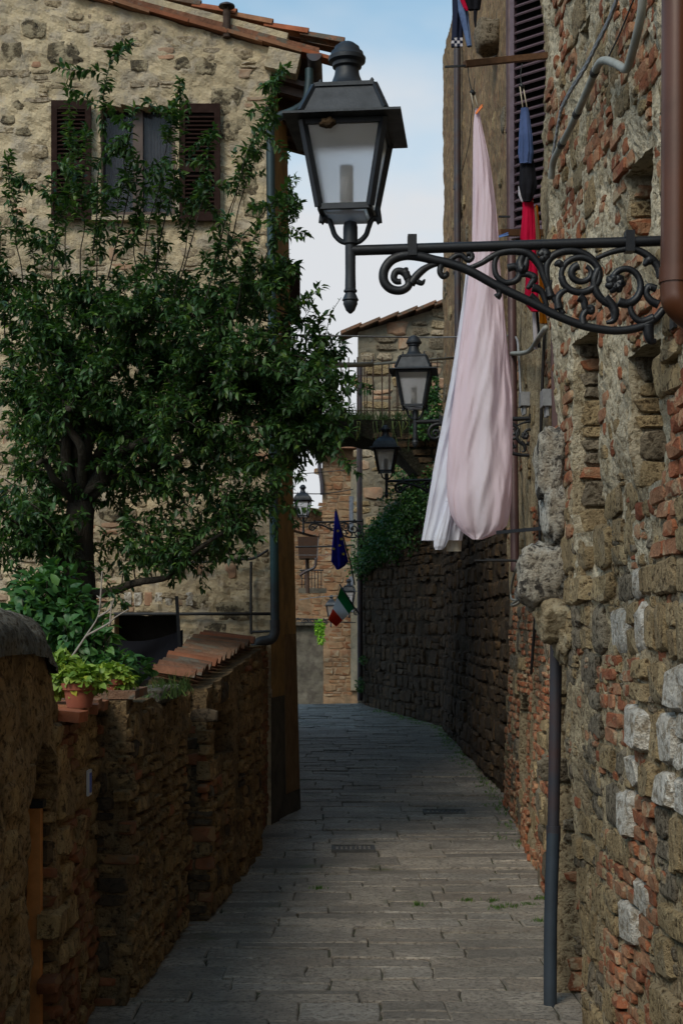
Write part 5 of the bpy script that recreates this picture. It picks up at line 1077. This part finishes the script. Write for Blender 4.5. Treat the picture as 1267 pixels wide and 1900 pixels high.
garment('belt_strip', 'narrow black and grey strip dangling under the red garment', [(575, 993, 998, .01), (610, 993, 1001, .012), (645, 996, 1003, .01)], 10.9, M['black_cloth'], 2.9, 2, (('grey_band', [(570, 987, 993, .008), (610, 988, 996, .01), (648, 990, 997, .01)], M['pale_cloth'], 10.88),))
g1 = garment('denim_trousers', 'pale denim trousers hanging at the top of the frame against the ochre wall', [(-40, 846, 862, .03), (20, 850, 868, .035), (60, 860, 872, .03), (86, 866, 875, .02)], 10.6, M['denim'], .2)
g2 = garment('check_shorts', 'navy shorts with checked cuffs at the top of the frame', [(-40, 838, 856, .03), (30, 839, 858, .035), (72, 837, 859, .03)], 10.7, M['navy'], .5, 3)
for i in range(4):
    for j in range(3):
        mb = MB(); mb.box(P(839.5+i*5.2, 74+j*5.4, 10.63+0.01*math.sin(i*2)), (5.0*10.63/F, 0.03, 5.2*10.63/F)); mb.build('check_cuff', M['pale_cloth'] if (i+j) % 2 else M['navy'], g2)
garment('black_red_top', 'black top with red trim hanging at the top of the frame', [(-40, 858, 892, .03), (0, 860, 893, .035), (18, 866, 890, .02)], 10.55, M['black_cloth'], 1.1, 3, (('red_trim', [(-30, 851, 857, .01), (0, 853, 862, .012), (16, 860, 868, .012), (20, 864, 868, .008)], M['red_cloth'], 10.52), ('strap', [(15, 878, 886, .008), (35, 878, 884, .01), (50, 880, 883, .008)], M['black_cloth'], 10.55)))

# ================================================================== wires, cables, flags
def wire(label, pts, r, mat, name='overhead_cable'):
    mb = MB(); pp = cr(pts, 8); mb.tube(pp, r, 6); return tag(mb.build(name, mat, None, pp[0], True), label, 'cable')
wire('thin pale wire strung across the lane just above the second lantern', [P(498, 620, 14.0), P(660, 624, 15), P(800, 626, 16), P(960, 622, 14.8)], 0.009, M['cable_grey'])
t = thing('conduit', 'thick grey pipe spanning the lane above the second lantern from tree to wall', 'conduit', P(700, 672, 16)); mb = MB(); mb.tube([P(560, 680, 15.0), P(690, 676, 16)], 0.028, 10); mb.tube([P(690, 676, 16), P(842, 664, 17.2)], 0.016, 10); mb.build('pipe', M['conduit'], t, None, True)
for u in (598, 630, 658, 690):
    mb = MB(); c = P(u, 678-(u-560)*.03, 15.0+(u-560)/130); mb.tube([c+Vector((0, 0, -.03)), c+Vector((0, 0, .045))], 0.010, 6); mb.build('hanger', M['cable_grey'], t)
wire('grey conduit leading from the plum downpipe to the corner house', on(W2, [(948, 656), (970, 655), (985, 648), (1000, 625), (1012, 608)], 0.1), 0.02, M['conduit'], 'conduit')
wire('grey cable looping down the wall right of the plum downpipe', on(W2, [(945, 622), (958, 628), (962, 660), (966, 740), (970, 770)], 0.06), 0.012, M['cable_grey'], 'wall_cable')
wire('black cable dropping down the wall beside the second lantern bracket', on(W2, [(1010, 610), (1006, 700), (1003, 790), (1000, 900), (1000, 1020), (985, 1250)], 0.06), 0.012, M['cable'], 'wall_cable')
for u, v, lb in ((972, 742, 'grey junction box left of the black wall cable'), (1014, 740, 'grey junction box right of the black wall cable')):
    c = W2.hit(u, v, 0.06); t = thing('junction_box', lb, 'junction box', c); mb = MB(); mb.box(c, (0.08, 0.16, 0.12)); mb.build('box', M['cable_grey'], t)
    for s_ in (-1, 1):
        mb = MB(); mb.tube([c+Vector((0, 0.04*s_, -0.05)), c+Vector((0, 0.04*s_, -0.13))], 0.016, 8); mb.build('gland', M['cable_grey'], t)
wire('pale coil of cable hooked on the wall below the lower clothes rod', on(W2, [(962, 1040), (950, 1080), (948, 1110), (962, 1112), (975, 1104), (960, 1120), (948, 1122), (978, 1100)], 0.09), 0.012, M['conduit'], 'wall_cable')
wire('dark wire crossing the sky gap above the fourth lantern', [P(545, 880, 29), P(600, 876, 30), P(640, 872, 30)], 0.009, M['cable'])
wire('sagging dark wire just above the fourth lantern roof', [P(545, 915, 29), P(600, 916, 30), P(655, 908, 30)], 0.011, M['cable'])
wire('upper dark pole wire crossing behind the blue flag', [P(548, 1015, 29), P(605, 1014, 29), P(655, 1012, 29)], 0.02, M['cable'])
wire('thin wire below the blue flag crossbar', [P(548, 1030, 29), P(605, 1030, 29), P(655, 1029, 29)], 0.007, M['cable_grey'])
wire('thin wire crossing just above the striped flag', [P(556, 1113, 32), P(590, 1108, 31), P(655, 1104, 30)], 0.008, M['cable_grey'])
wire('long dark wire crossing behind the striped flag', [P(558, 1155, 30.5), P(610, 1154, 30.5), P(660, 1155, 30.5)], 0.012, M['cable'])
fb = thing('flag', 'dark blue flag with gold stars hanging folded from a pole', 'flag', P(628, 1055, 27)); 
rings('cloth', [(948, 621, 624, .02), (970, 620, 629, .04), (1000, 617, 636, .06), (1020, 615, 641, .08), (1042, 614, 646, .08), (1050, 620, 640, .07), (1057, 624, 629, .03)], 27, M['flag_blue'], fb, None, 60, 4, 0.3, None, .4)
def star(c, r, parent):
    V = [c+Vector((r*(1 if k % 2 == 0 else 0.4)*math.sin(k*math.pi/5+.3), 0, r*(1 if k % 2 == 0 else 0.4)*math.cos(k*math.pi/5+.3))) for k in range(10)]; V2 = [p+Vector((0, 0.02, 0)) for p in V]
    mesh_obj('star', V+V2, [tuple(range(10)), tuple(range(19, 9, -1))]+[(k, 10+k, 10+(k+1) % 10, (k+1) % 10) for k in range(10)], [M['gold']], parent)
for u, v in ((627, 985), (619, 1018), (630, 1012), (637, 1028), (633, 1000)): star(P(u, v, 26.9), 0.035, fb)
mb = MB(); mb.tube([P(623, 945, 27.02), P(650, 1045, 27.02), P(658, 1085, 27.6)], 0.014, 8); mb.build('pole', M['iron'], fb, None, True)
fi = thing('flag', 'green white and red striped flag tilted on its pole', 'flag', P(640, 1125, 27.4)); A, B, C, D = (631, 1089), (655, 1122), (623, 1163), (611, 1150)
o_ = (631, 1089); e1 = (25, 38); 
def fpt(s_, t_):                                    # s along the pole, t across the stripes
    a = (lerp(631, 656, s_), lerp(1088, 1127, s_)); b_ = (lerp(610, 625, s_), lerp(1150, 1163, s_)); y = 27.4+0.05*math.sin(5*t_+3*s_)
    return P(lerp(a[0], b_[0], t_)+1.5*math.sin(3*t_+1), lerp(a[1], b_[1], t_), y)
for k, (nm, mt) in enumerate((('green_stripe', 'flag_green'), ('white_stripe', 'flag_white'), ('red_stripe', 'flag_red'))):
    V = []; ns = 14
    for i in range(ns+1):
        for j in range(9): V.append(fpt(i/ns, (k+j/8)/3)+Vector((0, -0.004*k, 0)))
    nV = len(V); V += [p+Vector((0, 0.006, 0)) for p in V]
    Fc = [(i*9+j, i*9+j+1, (i+1)*9+j+1, (i+1)*9+j) for i in range(ns) for j in range(8)]; Fc += [tuple(nV+x for x in reversed(f)) for f in Fc]
    mesh_obj(nm, V, Fc, [M[mt]], fi, None, True)
mb = MB(); mb.tube([P(630, 1084, 27.4), P(658, 1128, 27.4), P(666, 1140, 27.9)], 0.014, 8); mb.build('pole', M['iron'], fi, None, True)

# ================================================================== tree and plants
def grow(a, b_, sag=0.0, wob=0.06, n=5):
    a, b_ = Vector(a), Vector(b_); l = (b_-a).length; pts = [a]
    for i in range(1, n):
        t_ = i/n; pts.append(a.lerp(b_, t_)+rv(wob*l*0.5)+Vector((0, 0, sag*l*math.sin(math.pi*t_))))
    return cr(pts+[b_], 4)
tree = thing('plum_tree', 'large leafy fruit tree in front of the cream house', 'tree', P(150, 1150, 11.5))
wood = MB(); lv = Leaves(); YT = 11.6
trunk = cr([P(152, 1260, YT), P(150, 1120, YT), P(146, 1000, YT), P(152, 930, YT)], 5); wood.tube(trunk, [lerp(0.14, 0.11, i/(len(trunk)-1)) for i in range(len(trunk))], 12)
fork = P(152, 935, YT); limbs = []
for (u, v, dy, r) in ((40, 740, .2, .05), (105, 640, -.3, .055), (175, 560, .3, .06), (245, 600, -.4, .055), (330, 620, .2, .05), (400, 700, -.4, .05), (470, 740, .1, .045), (300, 800, -.7, .05), (70, 860, -.5, .045), (240, 820, .5, .05), (540, 760, 0, .035), (130, 760, -.7, .05)):
    p = grow(fork, P(u, v, YT+dy), 0.08, 0.10); wood.tube(p, [lerp(r, r*0.4, i/(len(p)-1)) for i in range(len(p))], 8); limbs += p[6:]
p = grow(P(150, 1100, YT), P(420, 985, YT-0.5), -0.10, .05); wood.tube(p, [lerp(.045, .012, i/(len(p)-1)) for i in range(len(p))], 8); limbs += p[6:]
p = grow(P(146, 1050, YT), P(20, 960, YT-0.3), -0.05, .05); wood.tube(p, [lerp(.045, .015, i/(len(p)-1)) for i in range(len(p))], 8); limbs += p[6:]
LIMB = np.array([tuple(x) for x in limbs])
def leafy(path, start, step, l, lvx, spread=1.0, tuft=0):
    acc = 0; n = len(path)
    for i in range(int(n*start), n-1):
        a, b_ = path[i], path[i+1]; d = (b_-a); k = max(1, int(d.length/step)); d.normalize()
        for q in range(k):
            p = a.lerp(b_, q/k); s_ = rv(); s_ = (s_-d*s_.dot(d)).normalized(); dr = (d*random.uniform(0.1, 0.9)+s_*spread+Vector((0, 0, -0.25))).normalized(); ll = l*random.uniform(0.6, 1.2)
            lvx.add(p, dr, Vector((0, 0, 1))+rv(.35), ll, ll*random.uniform(0.34, 0.46), 0.2, random.uniform(0.05, 0.45))
    for _ in range(tuft):
        s_ = rv(); dr = ((path[-1]-path[-3]).normalized()*0.6+s_.normalized()).normalized(); ll = l*random.uniform(0.6, 1.1); lvx.add(path[-1]+rv(.01), dr, Vector((0, 0, 1))+rv(.4), ll, ll*.4, .2, .25)
def shoot(target, start=0.35, step=0.011, l=0.078, r=0.008, from_=None, tw=4, sag=0.02, wob=.05):
    d = LIMB-np.array(target); cost = (d**2).sum(1)+1.2*np.maximum(0, LIMB[:, 2]-target[2]+0.05)**2+rng.random(len(LIMB))*0.15; a = Vector(LIMB[int(np.argmin(cost))]) if from_ is None else from_
    p = grow(a, target, sag, wob); wood.tube(p, [lerp(r, 0.0025, i/(len(p)-1)) for i in range(len(p))], 5); leafy(p, start, step, l, lv, 1.0, 8)
    for _ in range(tw):
        i = random.randrange(int(len(p)*start), len(p)); q = p[i]+rv(.13)+Vector((0, 0, .03)); pp = grow(p[i], q, 0.02, .06, 3); wood.tube(pp, 0.0025, 4); leafy(pp, 0.2, step, l*.95, lv, 1.1, 7)
# upright whips that stand clear of the crown
for (u, v, u0, v0, st) in ((207, 105, 172, 470, .74), (335, 150, 268, 480, .62), (248, 205, 225, 430, .70), (505, 155, 405, 480, .60), (500, 200, 415, 500, .62), (20, 285, 45, 560, .35), (130, 238, 125, 520, .30), (160, 250, 150, 520, .35), (398, 238, 335, 520, .55), (340, 215, 290, 520, .45), (545, 335, 420, 470, .62), (235, 290, 200, 520, .3), (255, 300, 250, 560, .4), (60, 420, 70, 620, .2), (0, 425, 10, 640, .2), (420, 400, 380, 560, .35), (475, 430, 430, 600, .4), (300, 350, 280, 560, .3), (525, 475, 440, 600, .5), (370, 340, 320, 560, .5), (455, 300, 400, 520, .7), (100, 330, 100, 540, .3), (545, 380, 470, 520, .6), (190, 330, 180, 520, .3), (5, 520, 30, 700, .2)):
    dy = random.uniform(-.7, .5); shoot(P(u, v, YT+dy), st, 0.0070, 0.080, 0.006, P(u0, v0, YT+dy*.6), 6, 0.0, .025)
REG = [((0, 430), (30, 1000)), ((30, 150), (400, 1040)), ((150, 300), (420, 1000)), ((300, 430), (440, 900)), ((430, 520), (500, 880)), ((520, 590), (620, 850)), ((590, 650), (660, 830))]
cnt = 0
while cnt < 290:
    u, v = random.uniform(0, 640), random.uniform(420, 1060)
    lim_top = interp(u, [(0, 520), (60, 520), (150, 510), (300, 510), (430, 520), (500, 540), (560, 650), (640, 700)]); lim_bot = interp(u, [(0, 1110), (80, 1090), (150, 1020), (250, 1020), (330, 1050), (440, 1010), (480, 1000), (530, 880), (600, 850), (640, 810)])
    if not (lim_top < v < lim_bot): continue
    if 0.25 > random.random() and v > 850: continue
    shoot(P(u, v, YT+random.gauss(0, .45)), 0.30, 0.0105, 0.078, 0.007, None, 6, 0.03, .07); cnt += 1
for (u, v) in ((575, 610), (545, 560), (600, 630), (520, 530), (500, 560), (600, 690), (640, 720), (650, 770), (640, 800), (610, 830), (580, 800), (560, 860), (620, 760), (545, 700), (600, 650), (580, 740), (540, 820), (620, 700), (590, 840), (525, 870), (560, 780)):
    shoot(P(u, v, YT+random.gauss(-.2, .2)), 0.25, 0.010, 0.085, 0.007, P(u-random.uniform(70, 120), v-random.uniform(0, 60), YT), 6, 0.10, .05)
for (u, v) in ((470, 1015), (440, 960), (330, 1060), (480, 1000), (230, 1120), (300, 1030), (60, 1085), (20, 1050), (400, 1000), (40, 1010), (90, 1040), (10, 980), (70, 960), (110, 1000), (30, 1090), (360, 1030)):
    shoot(P(u, v, YT-0.4), 0.25, 0.013, 0.082, 0.006, P(u-60, v-70, YT-.4), 4, 0.10, .05)
p = grow(P(560, 720, YT), P(633, 552, YT-.2), 0.0, .03); wood.tube(p, [lerp(.006, .002, i/(len(p)-1)) for i in range(len(p))], 5); leafy(p, 0.5, .02, .025, lv, 1.0)
p = grow(P(555, 700, YT), P(575, 600, YT-.2), 0.0, .03); wood.tube(p, .003, 5); leafy(p, 0.5, .02, .025, lv, 1.0)
wood.build('trunk', M['bark'], tree, None, True); lv.build('crown', M['leaf'], tree)
def bush(name, label, cat, blobs, mat, n, l, wratio=0.6, wood_mat=None, parent=None, up=0.6, stems=None, part='foliage'):
    t = parent or thing(name, label, cat, blobs[0][0]-Vector((0, 0, blobs[0][1][2]))); lx = Leaves(); tot = sum(b_[1][0]*b_[1][2] for b_ in blobs)
    mbx = MB()
    for c, sz in blobs:
        for _ in range(int(n*sz[0]*sz[2]/tot)):
            d = rv().normalized(); rr = random.uniform(0.25, 1.0)**0.45*(1+0.25*fbm((d.x*2+c.x*3, d.y*2, d.z*2+c.z), 3)); p = c+Vector((d.x*sz[0]*rr, d.y*sz[1]*rr, d.z*sz[2]*rr)); ll = l*random.uniform(.55, 1.2)
            lx.add(p, (d+rv(.5)+Vector((0, 0, -.2))).normalized(), Vector((0, 0, up))+d*.6+rv(.35), ll, ll*wratio, .15, .25)
        for _ in range(stems or 0):
            d = rv().normalized(); pp = grow(c-Vector((0, 0, sz[2]*1.0)), c+Vector((d.x*sz[0], d.y*sz[1], abs(d.z)*sz[2]))*1.0, 0, .06, 3); mbx.tube(pp, 0.004, 5)
    if mbx.v: mbx.build('stems', wood_mat or M['bark'], t, None, True)
    lx.build(part, mat, t); return t
bush('shrub', 'broad leaved green shrub below the tree beside the black net', 'shrub', [(P(105, 1130, 9.7), (.26, .25, .25)), (P(140, 1180, 9.6), (.24, .22, .22)), (P(70, 1100, 9.8), (.16, .2, .16)), (P(175, 1205, 9.5), (.16, .15, .16)), (P(110, 1075, 9.8), (.12, .15, .12)), (P(60, 1160, 9.6), (.2, .2, .2))], M['leaf_bush'], 1500, 0.095, 0.62, stems=8)
bush('shrub', 'dark low shrub left of the terracotta tile roof', 'shrub', [(P(215, 1235, 9.4), (.13, .15, .09)), (P(250, 1240, 9.6), (.10, .12, .07))], M['leaf_ivy'], 260, 0.075, 0.6, stems=5)
def pot(c, r, h, label, blobs, n, seed):
    t = thing('potted_plant', label, 'potted plant', c); mb = MB(); mb.lathe([(r*.72, 0), (r*.9, h*.7), (r*.95, h*.72), (r*1.06, h*.73), (r*1.08, h), (r*.98, h), (r*.95, h*.86), (0.01, h*.84)], c, 22); mb.build('pot', M['terracotta'], t, None, True, 40)
    bush('', '', '', blobs, M['leaf_lime'], n, 0.048, 0.75, None, t, 0.8, 6)
pot(P(148, 1312, 7.05), 0.085, 0.12, 'large lime green plant in a terracotta pot beside the rounded coping', [(P(115, 1245, 7.1), (.075, .09, .085)), (P(150, 1258, 7.05), (.10, .10, .06)), (P(105, 1270, 7.15), (.06, .07, .05)), (P(178, 1268, 7.05), (.05, .06, .04))], 900, 1)
pot(P(207, 1296, 7.9), 0.08, 0.11, 'smaller lime green plant in a terracotta pot near the mortared pier', [(P(205, 1248, 7.9), (.085, .08, .04)), (P(230, 1262, 7.9), (.05, .05, .035))], 420, 2)
dt = MB(); base = P(130, 1225, 9.0)
for pts in ([(130, 1225), (160, 1180), (182, 1145), (188, 1110)], [(182, 1145), (205, 1130), (212, 1110)], [(160, 1180), (200, 1158), (215, 1145), (240, 1130)], [(186, 1130), (190, 1060)], [(205, 1160), (207, 1115)], [(188, 1112), (180, 1105)]):
    pp = cr([P(u, v, 9.0) for u, v in pts], 4); dt.tube(pp, [lerp(.008, .003, i/(len(pp)-1)) for i in range(len(pp))], 6)
tag(dt.build('dead_branch', M['twig_pale'], None, base, True), 'bare pale dead branch sticking up in front of the shrub', 'branch')
wt = MB()
for _ in range(60): blades(wt, Vector((random.gauss(-1.12, .05), random.uniform(8.6, 9.7), 1.62)), 6, 0.10*random.uniform(.4, 1.6), .03, .004)
tag(wt.build('wall_weeds', M['grass'], None, (-1.12, 9.1, 1.62)), 'small weeds and dry grass on top of the rubble wall', 'weeds', None, 'stuff')
# hanging greenery on the retaining wall
bl = []
for k in range(26):
    f = k/25; a = lerp(0.3, W4.len-0.1, f); zt = topW4(a); p = W4.pt(a, zt-0.12-random.uniform(0, .5), 0.05); bl.append((p, (random.uniform(.22, .36), .24, random.uniform(.22, .40))))
bl += [(P(738, 930, 25.6), (.35, .3, .35)), (P(775, 920, 24.6), (.35, .3, .4)), (P(700, 1030, 27), (.35, .25, .22)), (P(672, 1050, 27.6), (.16, .2, .16)), (P(735, 1010, 26), (.4, .3, .35)), (P(765, 980, 25), (.35, .3, .45))]
bush('hanging_plant', 'mass of green creeper spilling over the retaining wall', 'creeper', bl, M['leaf_ivy'], 9000, 0.065, .7)
bush('shrub', 'small shrub growing behind the sloping wall top under the arch', 'shrub', [(P(752, 870, 27.5), (.28, .3, .3)), (P(790, 900, 26.5), (.3, .3, .3))], M['leaf_ivy'], 900, .07, .6)
bush('climbing_plant', 'dark creeper on the house corner right of the second lantern', 'creeper', [(P(800, 720, 24.0), (.12, .15, .35)), (P(805, 760, 24.0), (.14, .15, .3)), (P(785, 800, 24.0), (.2, .12, .14))], M['leaf_ivy'], 1400, .06, .7)
bush('shrub', 'tuft of leaves hanging from the eave beside the nearest lantern', 'shrub', [(P(538, 385, 15.9), (.10, .12, .16)), (P(530, 345, 15.9), (.07, .1, .1))], M['leaf_bush'], 420, .05, .45)
bush('shrub', 'bush sitting on the thick grey pipe above the lane', 'shrub', [(P(615, 645, 15.3), (.17, .15, .11)), (P(598, 655, 15.3), (.12, .12, .08))], M['leaf'], 420, .10, .28)
bush('shrub', 'bright lime shoot on the end wall left of the striped flag', 'shrub', [(P(593, 1165, 38), (.12, .12, .22)), (P(596, 1185, 38), (.08, .1, .16))], M['leaf_bright'], 420, .08, .6)
bush('potted_plant', 'small green plant low against the end of the retaining wall', 'plant', [(P(674, 1225, 27.6), (.07, .07, .08)), (P(668, 1270, 27.7), (.08, .07, .14))], M['leaf_bush'], 220, .05, .6)
wd = MB()
for (u, v) in ((868, 1672), (915, 1672), (925, 1685), (950, 1682), (980, 1680), (1000, 1710), (930, 1578), (1005, 1668), (590, 1650), (775, 1680), (1035, 1760), (1033, 1700)):
    Yw = 5544/(v-1150); blades(wd, Vector(((u-U0)/F*Yw, Yw, 0.0)), 40, .035, .03, .004)
for Yw in np.arange(13, 27, .10):
    xr = interp(Yw, [(11.3, 1.61), (15.2, 1.79), (15.5, 1.83), (23.8, 1.66), (28.3, .36)]); blades(wd, Vector((xr-abs(random.gauss(0, .12)), Yw, g(Yw))), 8, .04, .04, .006)
tag(wd.build('lane_weeds', M['weed'], None, (1.2, 12, 0)), 'little green weeds sprouting in the paving joints', 'weeds', None, 'stuff')
bpy.context.view_layer.update()
